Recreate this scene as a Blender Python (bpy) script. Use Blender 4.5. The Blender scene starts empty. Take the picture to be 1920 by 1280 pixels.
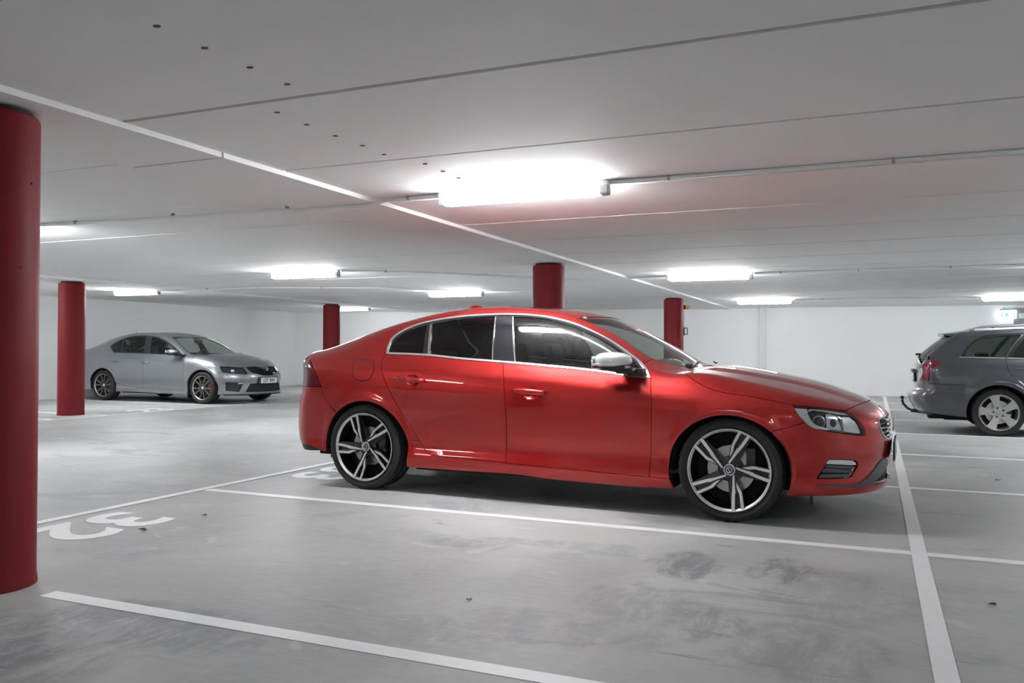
import bpy, bmesh, math, random, json
import numpy as np
from mathutils import Vector, Matrix
from mathutils.geometry import delaunay_2d_cdt
random.seed(7); RNG=np.random.RandomState(5)
COL=bpy.context.scene.collection
PI=math.pi
# ---------------------------------------------------------------- camera
YAW=.4078; PITCH=.0106; ROLL=.0042; CAMZ=1.0759; FPX=1573.5
cam=bpy.data.cameras.new('camera'); camo=bpy.data.objects.new('camera',cam); COL.objects.link(camo)
cam.sensor_fit='HORIZONTAL'; cam.sensor_width=36; cam.lens=36*FPX/1920; cam.clip_start=.05; cam.clip_end=200
def _camrot():
    fw=Vector((-math.sin(YAW)*math.cos(PITCH), math.cos(YAW)*math.cos(PITCH), math.sin(PITCH)))
    rt=Vector((math.cos(YAW), math.sin(YAW), 0)); up=rt.cross(fw)
    rt2=rt*math.cos(ROLL)+up*math.sin(ROLL); up2=rt2.cross(fw)
    m=Matrix((rt2,up2,-fw)).transposed(); return m.to_4x4()
camo.matrix_world=Matrix.Translation((0,0,CAMZ))@_camrot()
bpy.context.scene.camera=camo
# ---------------------------------------------------------------- world, exposure
sc=bpy.context.scene
sc.view_settings.view_transform='Standard'; sc.view_settings.look='None'
sc.view_settings.gamma=1; sc.view_settings.use_curve_mapping=False
sc.view_settings.exposure=1.22
LAMP_POWER=64.0          # emission strength of the tubes' diffusers
w=bpy.data.worlds.new('world'); sc.world=w; w.use_nodes=True
w.node_tree.nodes['Background'].inputs[0].default_value=(.5,.5,.52,1)
w.node_tree.nodes['Background'].inputs[1].default_value=.05

# ---------------------------------------------------------------- analytic car body surface
def curve(tab):
    X=np.array([a for a,b in tab],float); Y=np.array([b for a,b in tab],float)
    h=np.diff(X); d=np.diff(Y)/h; m=np.zeros(len(X))
    if len(X)>2: m[1:-1]=(d[:-1]*h[1:]+d[1:]*h[:-1])/(h[:-1]+h[1:])
    m[0]=d[0]; m[-1]=d[-1]
    def f(x):
        x=np.asarray(x,float); i=np.clip(np.searchsorted(X,x)-1,0,len(X)-2); t=(x-X[i])/h[i]; tc=np.clip(t,0,1)
        t2=tc*tc; t3=t2*tc
        v=(2*t3-3*t2+1)*Y[i]+(t3-2*t2+tc)*h[i]*m[i]+(3*t2-2*t3)*Y[i+1]+(t3-t2)*h[i]*m[i+1]
        return v+np.where(t<0,m[0]*(x-X[0]),0)+np.where(t>1,m[-1]*(x-X[-1]),0)
    return f
def hermz(Z,Y,z):
    # Z,Y: K x N knots (Z increasing), z: N
    K=Z.shape[0]; h=np.diff(Z,axis=0); d=np.diff(Y,axis=0)/h; m=np.empty_like(Z)
    m[1:-1]=(d[:-1]*h[1:]+d[1:]*h[:-1])/(h[:-1]+h[1:]); m[0]=d[0]; m[-1]=d[-1]
    out=Y[0]+m[0]*(z-Z[0])
    for k in range(K-1):
        t=np.clip((z-Z[k])/h[k],0,1); t2=t*t; t3=t2*t
        v=(2*t3-3*t2+1)*Y[k]+(t3-2*t2+t)*h[k]*m[k]+(3*t2-2*t3)*Y[k+1]+(t3-t2)*h[k]*m[k+1]
        out=np.where(z>=Z[k],v,out)
    return np.where(z>Z[-1],Y[-1]+m[-1]*(z-Z[-1]),out)
def smax(a,b,k):
    h=np.clip(.5+.5*(a-b)/k,0,1); return b+(a-b)*h+k*h*(1-h)
def sst(a,b,x):
    t=np.clip((x-a)/(b-a),0,1); return t*t*(3-2*t)
class Shape:
    def __init__(s,d):
        s.d=d; s.w=curve(d['w']); s.zb=curve(d['zb']); s.zc=curve(d['zc']); s.K=curve(d['K']); s.C=curve(d['C'])
        s.xn=curve(d['xn']); s.xr=curve(d['xr']); s.kt=curve(d['kt']); s.lo=d['lo']; s.hi=d['hi']; s.wg=curve(d['wg'])
    def Y(s,x,z):
        w=s.w(x); zb=s.zb(x); Z=[];Yk=[]
        for zz,dy in s.lo: Z.append(np.full_like(w,zz)); Yk.append(w-dy)
        for dz,dy in s.hi: Z.append(zb+dz); Yk.append(w-dy-(s.wg(x) if dz>0.02 else 0))
        y=hermz(np.array(Z),np.array(Yk),z)
        for (cx,cz,r0,amp,sg) in s.d['flare']:
            r=np.hypot(x-cx,z-cz); y=y+amp*np.exp(-((r-r0)/sg)**2)*sst(cz-.22,cz,z)
        for b in s.d.get('ybump',[]): y=y+b(x,z)
        return y
    def T(s,x,y):
        v=s.zc(x+s.K(x)*y*y)-s.C(x)*y*y
        for b in s.d.get('tbump',[]): v=v+b(x,np.abs(y))
        return v
    def N(s,y,z):
        A,p=s.d['front']; return s.xn(z)-A*(np.abs(y)/.93)**p
    def R(s,y,z):
        A,p=s.d['rear']; return s.xr(z)+A*(np.abs(y)/.93)**p
    def F(s,P):
        x,y,z=P[...,0],np.abs(P[...,1]),P[...,2]
        f=y-s.Y(x,z); k=s.kt(x)
        f=smax(f,z-s.T(x,P[...,1]),k)
        f=smax(f,x-s.N(y,z),s.d['kf']); f=smax(f,s.R(y,z)-x,s.d['kr'])
        return f
    def normal(s,P,e=2e-3):
        g=np.stack([s.F(P+np.eye(3)[i]*e)-s.F(P-np.eye(3)[i]*e) for i in range(3)],-1)
        return g/np.linalg.norm(g,axis=-1,keepdims=True)
    def ray(s,o,d,t0,t1,n=60):
        # march from t0 (outside) to t1 (inside) ; first crossing F<0
        o=np.broadcast_to(o,d.shape); hit=np.full(d.shape[0],np.nan); lo=np.full(d.shape[0],t0); found=np.zeros(d.shape[0],bool)
        ts=np.linspace(t0,t1,n); prev=s.F(o+d*ts[0]); a=np.full(d.shape[0],np.nan); b=a.copy()
        for i in range(1,n):
            cur=s.F(o+d*ts[i]); m=(~found)&(prev>0)&(cur<=0); a[m]=ts[i-1]; b[m]=ts[i]; found|=m; prev=cur
        a=np.where(found,a,0); b=np.where(found,b,0)
        for _ in range(22):
            c=(a+b)/2; v=s.F(o+d*c[:,None])>0; a=np.where(v,c,a); b=np.where(v,b,c)
        P=o+d*((a+b)/2)[:,None]; P[~found]=np.nan
        return P
    # parametrisations
    def lift(s,kind,q,side=-1):
        q=np.asarray(q,float); n=len(q)
        if kind=='S':
            o=np.stack([q[:,0],np.full(n,side*1.3),q[:,1]],-1); d=np.tile([0,-side*1.0,0],(n,1)); return s.ray(o,d,0,1.3)
        if kind=='T':
            o=np.stack([q[:,0],q[:,1],np.full(n,1.9)],-1); d=np.tile([0,0,-1.],(n,1)); return s.ray(o,d,0,1.9)
        if kind=='C':
            z0=s.d['z0']; d=np.stack([np.zeros(n),-np.sin(q[:,1]),-np.cos(q[:,1])],-1)
            o=np.stack([q[:,0],np.zeros(n),np.full(n,z0)],-1)-d*1.6; return s.ray(o,d,0,1.6)
        xa=s.d['xf'] if kind=='F' else s.d['xb']; sg=1 if kind=='F' else -1
        d=-np.stack([sg*np.cos(q[:,0]),np.sin(q[:,0]),np.zeros(n)],-1)
        o=np.stack([np.full(n,xa),np.zeros(n),q[:,1]],-1)-d*1.9; return s.ray(o,d,0,1.9)
    def par(s,kind,P):
        P=np.asarray(P,float)
        if kind=='S': return P[:,[0,2]]
        if kind=='T': return P[:,[0,1]]
        if kind=='C': return np.stack([P[:,0],np.arctan2(P[:,1],P[:,2]-s.d['z0'])],-1)
        xa=s.d['xf'] if kind=='F' else s.d['xb']; sg=1 if kind=='F' else -1
        return np.stack([np.arctan2(P[:,1],sg*(P[:,0]-xa)),P[:,2]],-1)

# ---------------------------------------------------------------- helpers
def tag(o,label=None,cat=None,group=None,kind=None):
    if label: o['label']=label
    if cat: o['category']=cat
    if group: o['group']=group
    if kind: o['kind']=kind
    return o
def empty(name,loc=(0,0,0),rz=0,**k):
    o=bpy.data.objects.new(name,None); COL.objects.link(o); o.location=loc; o.rotation_euler=(0,0,rz); o.empty_display_size=.1
    return tag(o,**k)
def mkobj(name,V,Fc,mat=None,parent=None,smooth=False,normals=None,mats=None,fmat=None):
    me=bpy.data.meshes.new(name); me.from_pydata([tuple(map(float,v)) for v in V],[],[tuple(int(i) for i in f) for f in Fc]); 
    for m in (mats or [mat]): 
        if m: me.materials.append(m)
    if fmat is not None: me.polygons.foreach_set('material_index',np.array(fmat,dtype=np.int32))
    if smooth or normals is not None: me.polygons.foreach_set('use_smooth',[True]*len(me.polygons))
    me.update()
    if normals is not None: me.normals_split_custom_set_from_vertices([tuple(map(float,n)) for n in normals])
    o=bpy.data.objects.new(name,me); COL.objects.link(o)
    if parent: o.parent=parent
    return o
def node_mat(name,color=(.5,.5,.5),rough=.5,metal=0,coat=0,spec=.5,emit=None,es=0,trans=0,aniso=None):
    m=bpy.data.materials.new(name); m.use_nodes=True; b=m.node_tree.nodes['Principled BSDF']
    b.inputs['Base Color'].default_value=(*color,1); b.inputs['Roughness'].default_value=rough; b.inputs['Metallic'].default_value=metal
    b.inputs['Coat Weight'].default_value=coat; b.inputs['Coat Roughness'].default_value=.03; b.inputs['Specular IOR Level'].default_value=spec
    b.inputs['Transmission Weight'].default_value=trans
    if emit: b.inputs['Emission Color'].default_value=(*emit,1); b.inputs['Emission Strength'].default_value=es
    return m
def mottled(name,c1,c2,scale=40,rough=.5,metal=0,coat=0,bump=0,detail=3,r2=None,spec=.5):
    m=node_mat(name,c1,rough,metal,coat,spec); nt=m.node_tree; b=nt.nodes['Principled BSDF']
    tc=nt.nodes.new('ShaderNodeTexCoord'); n=nt.nodes.new('ShaderNodeTexNoise'); n.inputs['Scale'].default_value=scale; n.inputs['Detail'].default_value=detail
    nt.links.new(tc.outputs['Object'],n.inputs['Vector'])
    mx=nt.nodes.new('ShaderNodeMix'); mx.data_type='RGBA'; mx.inputs[6].default_value=(*c1,1); mx.inputs[7].default_value=(*c2,1)
    nt.links.new(n.outputs['Fac'],mx.inputs[0]); nt.links.new(mx.outputs[2],b.inputs['Base Color'])
    if r2 is not None:
        mr=nt.nodes.new('ShaderNodeMapRange'); mr.inputs[3].default_value=rough; mr.inputs[4].default_value=r2; nt.links.new(n.outputs['Fac'],mr.inputs[0]); nt.links.new(mr.outputs[0],b.inputs['Roughness'])
    if bump:
        bp=nt.nodes.new('ShaderNodeBump'); bp.inputs['Strength'].default_value=bump; bp.inputs['Distance'].default_value=.01
        nt.links.new(n.outputs['Fac'],bp.inputs['Height']); nt.links.new(bp.outputs['Normal'],b.inputs['Normal'])
    return m
def glass_mat(name,tint=(.1,.11,.12),rough=0.0,refl=1.0):
    m=bpy.data.materials.new(name); m.use_nodes=True; nt=m.node_tree; nt.nodes.clear()
    o=nt.nodes.new('ShaderNodeOutputMaterial'); mix=nt.nodes.new('ShaderNodeMixShader'); t=nt.nodes.new('ShaderNodeBsdfTransparent'); g=nt.nodes.new('ShaderNodeBsdfGlossy'); f=nt.nodes.new('ShaderNodeFresnel')
    ge=nt.nodes.new('ShaderNodeNewGeometry'); mr=nt.nodes.new('ShaderNodeMapRange'); mr.inputs[3].default_value=1.5; mr.inputs[4].default_value=1/1.5; nt.links.new(ge.outputs['Backfacing'],mr.inputs[0]); nt.links.new(mr.outputs[0],f.inputs['IOR']); t.inputs['Color'].default_value=(*tint,1); g.inputs['Roughness'].default_value=rough; g.inputs['Color'].default_value=(refl,refl,refl,1)
    nt.links.new(f.outputs[0],mix.inputs[0]); nt.links.new(t.outputs[0],mix.inputs[1]); nt.links.new(g.outputs[0],mix.inputs[2]); nt.links.new(mix.outputs[0],o.inputs[0])
    return m
class MB:
    """collects simple solids into one mesh"""
    def __init__(s): s.V=[]; s.F=[]
    def add(s,V,F):
        n=len(s.V); s.V+= [tuple(v) for v in V]; s.F+=[tuple(i+n for i in f) for f in F]; return s
    def box(s,c,d,bev=0,rot=None):
        x,y,z=[a/2 for a in d]; b=min(bev,x*.9,y*.9,z*.9)
        if b<=0:
            V=[(sx*x,sy*y,sz*z) for sx in(-1,1) for sy in(-1,1) for sz in(-1,1)]
            F=[(0,1,3,2),(4,6,7,5),(0,4,5,1),(2,3,7,6),(0,2,6,4),(1,5,7,3)]
        else:
            bm=bmesh.new(); bmesh.ops.create_cube(bm,size=1)
            for v in bm.verts: v.co=Vector((v.co.x*2*x,v.co.y*2*y,v.co.z*2*z))
            bmesh.ops.bevel(bm,geom=bm.edges[:],offset=b,segments=2,profile=.6,affect='EDGES')
            bm.verts.index_update(); V=[tuple(v.co) for v in bm.verts]; F=[tuple(v.index for v in f.verts) for f in bm.faces]; bm.free()
        c=Vector(c); V=[(rot@Vector(v) if rot else Vector(v))+c for v in V]; return s.add(V,F)
    def tube(s,pts,r,n=8,closed=False,cap=True):
        pts=[Vector(p) for p in pts]; R=r if isinstance(r,(list,tuple)) else [r]*len(pts); V=[];F=[]; up=Vector((0,0,1)); m=len(pts); prev=None
        for i,p in enumerate(pts):
            t=(pts[(i+1)%m if closed else min(i+1,m-1)]-pts[(i-1)%m if closed else max(i-1,0)]).normalized()
            if prev is None:
                a=up if abs(t.z)<.9 else Vector((1,0,0)); u=t.cross(a).normalized()
            else: u=(prev-t*prev.dot(t)).normalized()
            prev=u; v=t.cross(u)
            for k in range(n): a=2*PI*k/n; V.append(p+(u*math.cos(a)+v*math.sin(a))*R[i])
        for i in range(m if closed else m-1):
            for k in range(n): a=i*n+k;b=i*n+(k+1)%n;c=((i+1)%m)*n; F.append((a,b,c+(k+1)%n,c+k))
        if cap and not closed: F.append(tuple(range(n))[::-1]); F.append(tuple((m-1)*n+k for k in range(n)))
        return s.add(V,F)
    def lathe(s,prof,n=32,axis='y',c=(0,0,0),closed=False):
        V=[];F=[];m=len(prof)
        for k in range(n):
            a=2*PI*k/n
            for r,h in prof:
                x,z=r*math.cos(a),r*math.sin(a)
                p={'y':(x,h,z),'z':(x,z,h),'x':(h,x,z)}[axis]; V.append((p[0]+c[0],p[1]+c[1],p[2]+c[2]))
        for k in range(n):
            for i in range(m if closed else m-1):
                j=(i+1)%m; k2=(k+1)%n; F.append((k*m+i,k*m+j,k2*m+j,k2*m+i))
        return s.add(V,F)
    def prism(s,poly,y0,y1,plane='xz',bev=0):
        """polygon extruded; poly ccw 2D"""
        n=len(poly); f={'xz':lambda a,b,h:(a,h,b),'xy':lambda a,b,h:(a,b,h),'yz':lambda a,b,h:(h,a,b)}[plane]
        V=[f(a,b,y0) for a,b in poly]+[f(a,b,y1) for a,b in poly]
        F=[tuple(range(n)),tuple(range(2*n-1,n-1,-1))]+[(i,(i+1)%n+0,(i+1)%n+n,i+n)[::-1] for i in range(n)]
        return s.add(V,F)
    def obj(s,name,mat,parent=None,smooth=False,auto=None,fix=True):
        o=mkobj(name,s.V,s.F,mat,parent,smooth)
        if fix:
            bm=bmesh.new(); bm.from_mesh(o.data); bmesh.ops.recalc_face_normals(bm,faces=bm.faces[:])
            if auto:
                for f in bm.faces: f.smooth=True
                for e in bm.edges:
                    if len(e.link_faces)==2 and e.calc_face_angle(0)>auto: e.smooth=False
            bm.to_mesh(o.data); bm.free()
        return o
def ellipsoid(c,r,n=16,m=10,p=2.0):
    V=[];F=[]
    for i in range(m+1):
        t=PI*i/m-PI/2; ct,st=math.cos(t),math.sin(t)
        for k in range(n):
            a=2*PI*k/n; s=lambda v:math.copysign(abs(v)**(2/p),v)
            V.append((c[0]+r[0]*s(ct)*s(math.cos(a)),c[1]+r[1]*s(ct)*s(math.sin(a)),c[2]+r[2]*s(st)))
    for i in range(m):
        for k in range(n): F.append((i*n+k,i*n+(k+1)%n,(i+1)*n+(k+1)%n,(i+1)*n+k))
    return V,F
# ---------------------------------------------------------------- panels cut out of an analytic body surface
def inpoly(P,Q):
    x,y=P[:,0],P[:,1]; c=np.zeros(len(P),bool); n=len(Q)
    for i in range(n):
        x1,y1=Q[i]; x2,y2=Q[(i+1)%n]
        if y1==y2: continue
        c^=((y1>y)!=(y2>y))&(x<(x2-x1)*(y-y1)/(y2-y1)+x1)
    return c
def segdist(P,Q):
    d=np.full(len(P),1e9); n=len(Q)
    for i in range(n):
        a=Q[i];b=Q[(i+1)%n]; ab=b-a; L=ab@ab
        if L<1e-14: continue
        t=np.clip(((P-a)@ab)/L,0,1); d=np.minimum(d,np.hypot(*(P-a-t[:,None]*ab).T))
    return d
def dedupe(Q,e=1e-4):
    out=[Q[0]]
    for q in Q[1:]:
        if np.hypot(*(q-out[-1]))>e: out.append(q)
    if np.hypot(*(out[0]-out[-1]))<=e: out.pop()
    return np.array(out)
def area(Q): x,y=Q.T; return .5*np.sum(x*np.roll(y,-1)-np.roll(x,-1)*y)
def inset(Q,d):
    if area(Q)<0: Q=Q[::-1]
    if d==0: return Q
    P=np.roll(Q,1,0);N=np.roll(Q,-1,0); a=Q-P; b=N-Q; a/=np.linalg.norm(a,axis=1)[:,None]; b/=np.linalg.norm(b,axis=1)[:,None]
    na=np.stack([-a[:,1],a[:,0]],-1); nb=np.stack([-b[:,1],b[:,0]],-1); m=na+nb; L=np.maximum((m*m).sum(1),.6)
    return Q+m*(2*d/L)[:,None]
def densify(Q,s):
    out=[]
    for i in range(len(Q)):
        a=Q[i];b=Q[(i+1)%len(Q)]; n=max(1,int(np.hypot(*(b-a))/s))
        for k in range(n): out.append(a+(b-a)*k/n)
    return np.array(out)
def cdt(outer,holes,grid):
    V=[];E=[]
    for Q in [outer]+holes:
        n=len(V); V+=[Vector(q) for q in Q]; E+=[(n+i,n+(i+1)%len(Q)) for i in range(len(Q))]
    V+=[Vector(g) for g in grid]
    r=delaunay_2d_cdt(V,E,[],0,1e-6); v=np.array([tuple(a) for a in r[0]]); f=np.array([t for t in r[2] if len(t)==3])
    c=v[f].mean(1); k=inpoly(c,outer)
    for h in holes: k&=~inpoly(c,h)
    return v,f[k]
def panel(S,name,kind,outer,mat,parent,holes=(),off=0,fold=.02,ins=.002,step=.028,flip=0,extra=None,thick=0):
    """outer/holes: 3D points (x,y,z) or 2D params. off: number or function of 3D points."""
    def to2(q):
        q=np.asarray(q,float); return S.par(kind,q) if q.shape[1]==3 else q
    O=dedupe(to2(outer)); O=densify(inset(O,ins),step*1.1); Hs=[]
    for h in holes: h=dedupe(to2(h)); Hs.append(densify(inset(h,-ins),step*1.1))
    lo=O.min(0);hi=O.max(0); gx=np.arange(lo[0],hi[0],step); gy=np.arange(lo[1],hi[1],step*(1 if kind in 'ST' else 1.05))
    G=np.stack(np.meshgrid(gx,gy),-1).reshape(-1,2)
    if extra is not None: G=np.vstack([G,to2(extra)])
    k=inpoly(G,O)&(segdist(G,O)>step*.4)
    for h in Hs: k&=~inpoly(G,h)&(segdist(G,h)>step*.4)
    v,f=cdt(O,Hs,G[k])
    P=S.lift(kind,v); bad=np.isnan(P[:,0])
    if bad.any():
        good=~bad[f].any(1); f=f[good]
        P[bad]=0
    Nn=S.normal(P); 
    if callable(off): P=P+Nn*off(P)[:,None]; 
    else: P=P+Nn*off
    # orientation
    a,b,c=P[f[:,0]],P[f[:,1]],P[f[:,2]]; fn=np.cross(b-a,c-a); sgn=(fn*Nn[f[:,0]]).sum(1)
    if sgn.sum()<0: f=f[:,::-1]
    if callable(off):
        fn=np.cross(P[f[:,1]]-P[f[:,0]],P[f[:,2]]-P[f[:,0]]); M=np.zeros_like(P)
        for i in range(3): np.add.at(M,f[:,i],fn)
        L=np.linalg.norm(M,axis=1,keepdims=True); M=np.where(L>0,M/np.maximum(L,1e-12),Nn)
        ch=np.abs(off(P-Nn*0))>1e-5; 
        Nn=np.where(ch[:,None],M,Nn)
    F=[tuple(t) for t in f]; NN=Nn.copy()
    if fold>0:
        ed={}
        for t in f:
            for i in range(3):
                e=(t[i],t[(i+1)%3]); 
                if (e[1],e[0]) in ed: del ed[(e[1],e[0])]
                else: ed[e]=1
        n=len(P); V2=[];N2=[];F2=[]
        for (a,b) in ed:
            pa,pb=P[a],P[b]; out=np.cross(pb-pa,Nn[a]); out/= (np.linalg.norm(out)+1e-12)
            i=n+len(V2); V2+=[pa,pb,pb-Nn[b]*fold,pa-Nn[a]*fold]; N2+=[out]*4; F2.append((i+1,i,i+3,i+2))
        if V2: P=np.vstack([P,np.array(V2)]); NN=np.vstack([NN,np.array(N2)]); F=F+F2
    if flip: P=P*np.array([1,-1,1]); NN=NN*np.array([1,-1,1]); F=[t[::-1] for t in F]
    return mkobj(name,P,F,mat,parent,normals=NN)
def mir(P): P=np.asarray(P,float); return (P*np.array([1,-1,1]))[::-1]
def sym(P):
    """half outline on the near side (y<0) from centre to centre -> closed outline"""
    P=np.asarray(P,float); return np.vstack([P,mir(P)])
def arch(cx,cz,a,b,t0,t1,S,n=28):
    t=np.radians(np.linspace(t0,t1,n)); q=np.stack([cx+a*np.cos(t),cz+b*np.sin(t)],-1); return S.lift('S',q)

# ---------------------------------------------------------------- materials of the garage
M={}
def floor_mat():
    m=node_mat('polished concrete floor',(.4,.4,.39),.42,0,0,.4); nt=m.node_tree; b=nt.nodes['Principled BSDF']; L=nt.links.new
    tc=nt.nodes.new('ShaderNodeTexCoord')
    def noise(sc,det=4,dist=0,stretch=None,rough=.55):
        n=nt.nodes.new('ShaderNodeTexNoise'); n.inputs['Scale'].default_value=sc; n.inputs['Detail'].default_value=det; n.inputs['Distortion'].default_value=dist; n.inputs['Roughness'].default_value=rough
        if stretch:
            mp=nt.nodes.new('ShaderNodeMapping'); mp.inputs['Scale'].default_value=stretch; mp.inputs['Rotation'].default_value=(0,0,.35); L(tc.outputs['Object'],mp.inputs[0]); L(mp.outputs[0],n.inputs['Vector'])
        else: L(tc.outputs['Object'],n.inputs['Vector'])
        return n.outputs['Fac']
    def ramp(f,a,b_):
        r=nt.nodes.new('ShaderNodeMapRange'); r.inputs[1].default_value=a; r.inputs[2].default_value=b_; r.interpolation_type='SMOOTHSTEP'; L(f,r.inputs[0]); return r.outputs[0]
    def mix(fac,c1,c2):
        x=nt.nodes.new('ShaderNodeMix'); x.data_type='RGBA'; L(fac,x.inputs[0])
        for i,c in ((6,c1),(7,c2)):
            if isinstance(c,tuple): x.inputs[i].default_value=(*c,1)
            else: L(c,x.inputs[i])
        return x.outputs[2]
    def mul(a,k):
        x=nt.nodes.new('ShaderNodeMath'); x.operation='MULTIPLY'; L(a,x.inputs[0])
        if isinstance(k,(int,float)): x.inputs[1].default_value=k
        else: L(k,x.inputs[1])
        return x.outputs[0]
    big=ramp(noise(.55,5,.6),.35,.68)
    c=mix(big,(.33,.335,.335),(.50,.502,.492))
    blot=ramp(noise(1.15,7,.7,(1,1.6,1),.66),.53,.64)
    c=mix(mul(blot,.9),c,(.315,.32,.335))
    st=ramp(noise(2.2,7,.9,(.5,2.2,1),.7),.60,.70)
    c=mix(mul(st,.85),c,(.225,.23,.245))
    fine=ramp(noise(14,5,.4,(.6,2.5,1)),.35,.7)
    c=mix(mul(fine,.25),c,(.51,.505,.49))
    pale=ramp(noise(3.1,5,1.0),.62,.7); c=mix(mul(pale,.5),c,(.57,.56,.545))
    vo=nt.nodes.new('ShaderNodeTexVoronoi'); vo.inputs['Scale'].default_value=7; L(tc.outputs['Object'],vo.inputs['Vector'])
    sp=nt.nodes.new('ShaderNodeMath'); sp.operation='LESS_THAN'; sp.inputs[1].default_value=.03; L(vo.outputs['Distance'],sp.inputs[0])
    c=mix(mul(sp.outputs[0],ramp(noise(.9,2),.52,.6)),c,(.09,.09,.085))
    # damp looking stains with places of their own in the empty bay
    sx=nt.nodes.new('ShaderNodeSeparateXYZ'); wn=nt.nodes.new('ShaderNodeTexNoise'); wn.inputs['Scale'].default_value=5; wn.inputs['Detail'].default_value=5; L(tc.outputs['Object'],wn.inputs['Vector'])
    av=nt.nodes.new('ShaderNodeVectorMath'); av.operation='MULTIPLY_ADD'; L(wn.outputs['Color'],av.inputs[0]); av.inputs[1].default_value=(.34,.34,0); L(tc.outputs['Object'],av.inputs[2])
    acc=None
    fx,fy=(XL+XR)/2,7.5
    for (px,py,rx,ry,st_) in [(-.88,4.24,.17,.30,.9),(-.42,4.32,.16,.24,.9),(-.6,3.38,.16,.22,.6),(-2.09,4.2,.30,.14,.45),(-.15,4.0,.35,.45,.35),(-.2,3.2,.30,.35,.45),(-1.1,3.1,.45,.2,.4),(-.93,3.5,.30,.28,.45),(-1.5,2.85,.3,.16,.35),(-2.6,2.45,.55,.22,.6),(-2.9,2.0,.6,.4,.5),(-1.6,4.4,.5,.12,.35)]:
        sb=nt.nodes.new('ShaderNodeVectorMath'); sb.operation='SUBTRACT'; L(av.outputs[0],sb.inputs[0]); sb.inputs[1].default_value=(px+.17,py+.17,0)
        dv=nt.nodes.new('ShaderNodeVectorMath'); dv.operation='MULTIPLY'; L(sb.outputs[0],dv.inputs[0]); dv.inputs[1].default_value=(1/rx,1/ry,0)
        ln=nt.nodes.new('ShaderNodeVectorMath'); ln.operation='LENGTH'; L(dv.outputs[0],ln.inputs[0])
        r_=nt.nodes.new('ShaderNodeMapRange'); r_.interpolation_type='SMOOTHSTEP'; r_.inputs[1].default_value=1.15; r_.inputs[2].default_value=.75; r_.inputs[3].default_value=0; r_.inputs[4].default_value=st_; L(ln.outputs['Value'],r_.inputs[0])
        if acc is None: acc=r_.outputs[0]
        else:
            a_=nt.nodes.new('ShaderNodeMath'); a_.operation='MAXIMUM'; L(acc,a_.inputs[0]); L(r_.outputs[0],a_.inputs[1]); acc=a_.outputs[0]
    brk=ramp(noise(5,7,.5,(1.6,.7,1),.75),.36,.60)
    c=mix(mul(mul(acc,brk),.95),c,(.17,.175,.19))
    L(c,b.inputs['Base Color'])
    r=nt.nodes.new('ShaderNodeMapRange'); r.inputs[3].default_value=.5; r.inputs[4].default_value=.68; L(big,r.inputs[0]); L(r.outputs[0],b.inputs['Roughness'])
    bp=nt.nodes.new('ShaderNodeBump'); bp.inputs['Strength'].default_value=.12; bp.inputs['Distance'].default_value=.01; L(noise(9,6,.5),bp.inputs['Height']); L(bp.outputs[0],b.inputs['Normal'])
    return m
XL,XR=-16.05,9.0
M['floor']=floor_mat()
M['ceil']=mottled('white painted concrete soffit',(.87,.875,.875),(.91,.91,.905),3,.75,bump=.05,detail=6)
M['joint']=mottled('joint filler between slabs',(.5,.5,.49),(.58,.58,.57),8,.9)
M['wall']=mottled('white painted wall',(.77,.78,.785),(.82,.825,.83),1.5,.7,bump=.03)
M['pipe']=node_mat('pale grey casing',(.66,.67,.68),.6)
M['line']=mottled('white road paint',(.82,.82,.84),(.92,.92,.94),11,.45,detail=8)
M['redcol']=mottled('red painted column',(.16,.013,.017),(.185,.016,.02),6,.55,bump=.02,spec=.15)
M['dark']=node_mat('dark recess',(.012,.012,.013),.8)
M['lamp']=node_mat('lit diffuser',(.9,.9,.9),.4,emit=(.95,.98,1),es=LAMP_POWER)
M['plast']=node_mat('white plastic',(.75,.76,.76),.4)
M['grey']=node_mat('grey plastic',(.32,.33,.34),.5)
M['doorgrey']=node_mat('grey door paint',(.25,.26,.29),.45)
M['hole']=node_mat('weep hole grey',(.10,.10,.10),.8)
M['amber']=node_mat('amber lens',(.75,.33,.06),.15,coat=.5)
M['galv']=node_mat('galvanised steel',(.6,.6,.6),.35,.8)
M['leaf']=mottled('dry leaf',(.10,.05,.02),(.22,.11,.05),60,.8)
M['signlit']=node_mat('lit sign face',(.9,.95,.95),.4,emit=(.85,.97,1),es=1.3)
M['signgreen']=node_mat('green sign print',(.0,.35,.2),.4,emit=(.1,.75,.5),es=.3)
# ---------------------------------------------------------------- floor, walls, ceiling
ZS=2.19; ZB=2.16
XL,XR,YF=-16.05,9.0,-9.0
def backy(x): return 22.35+.105*(x+1)
fl=MB().box(((XL+XR)/2,7.5,-.1),(XR-XL+2,35,.2)).obj('floor',M['floor']); tag(fl,kind='structure')
def flatpoly(name,pts,z,mat,parent,h=.0015):
    m=MB(); n=len(pts); V=[(x,y,z) for x,y in pts]+[(x,y,z+h) for x,y in pts]
    a=sum(pts[i][0]*pts[(i+1)%n][1]-pts[(i+1)%n][0]*pts[i][1] for i in range(n))
    if a<0: pts=pts[::-1]; V=[(x,y,z) for x,y in pts]+[(x,y,z+h) for x,y in pts]
    m.add(V,[tuple(range(n,2*n))]+[(i,(i+1)%n,(i+1)%n+n,i+n) for i in range(n)]); return m.obj(name,mat,parent,fix=False)
def line(x0,y0,x1,y1,wd=.085,name='parking_line',z=.0005):
    a=Vector((x0,y0));b=Vector((x1,y1)); d=(b-a).normalized(); n=Vector((-d.y,d.x))*wd/2
    return flatpoly(name,[tuple(a+n),tuple(b+n),tuple(b-n),tuple(a-n)],z,M['line'],fl)
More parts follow.
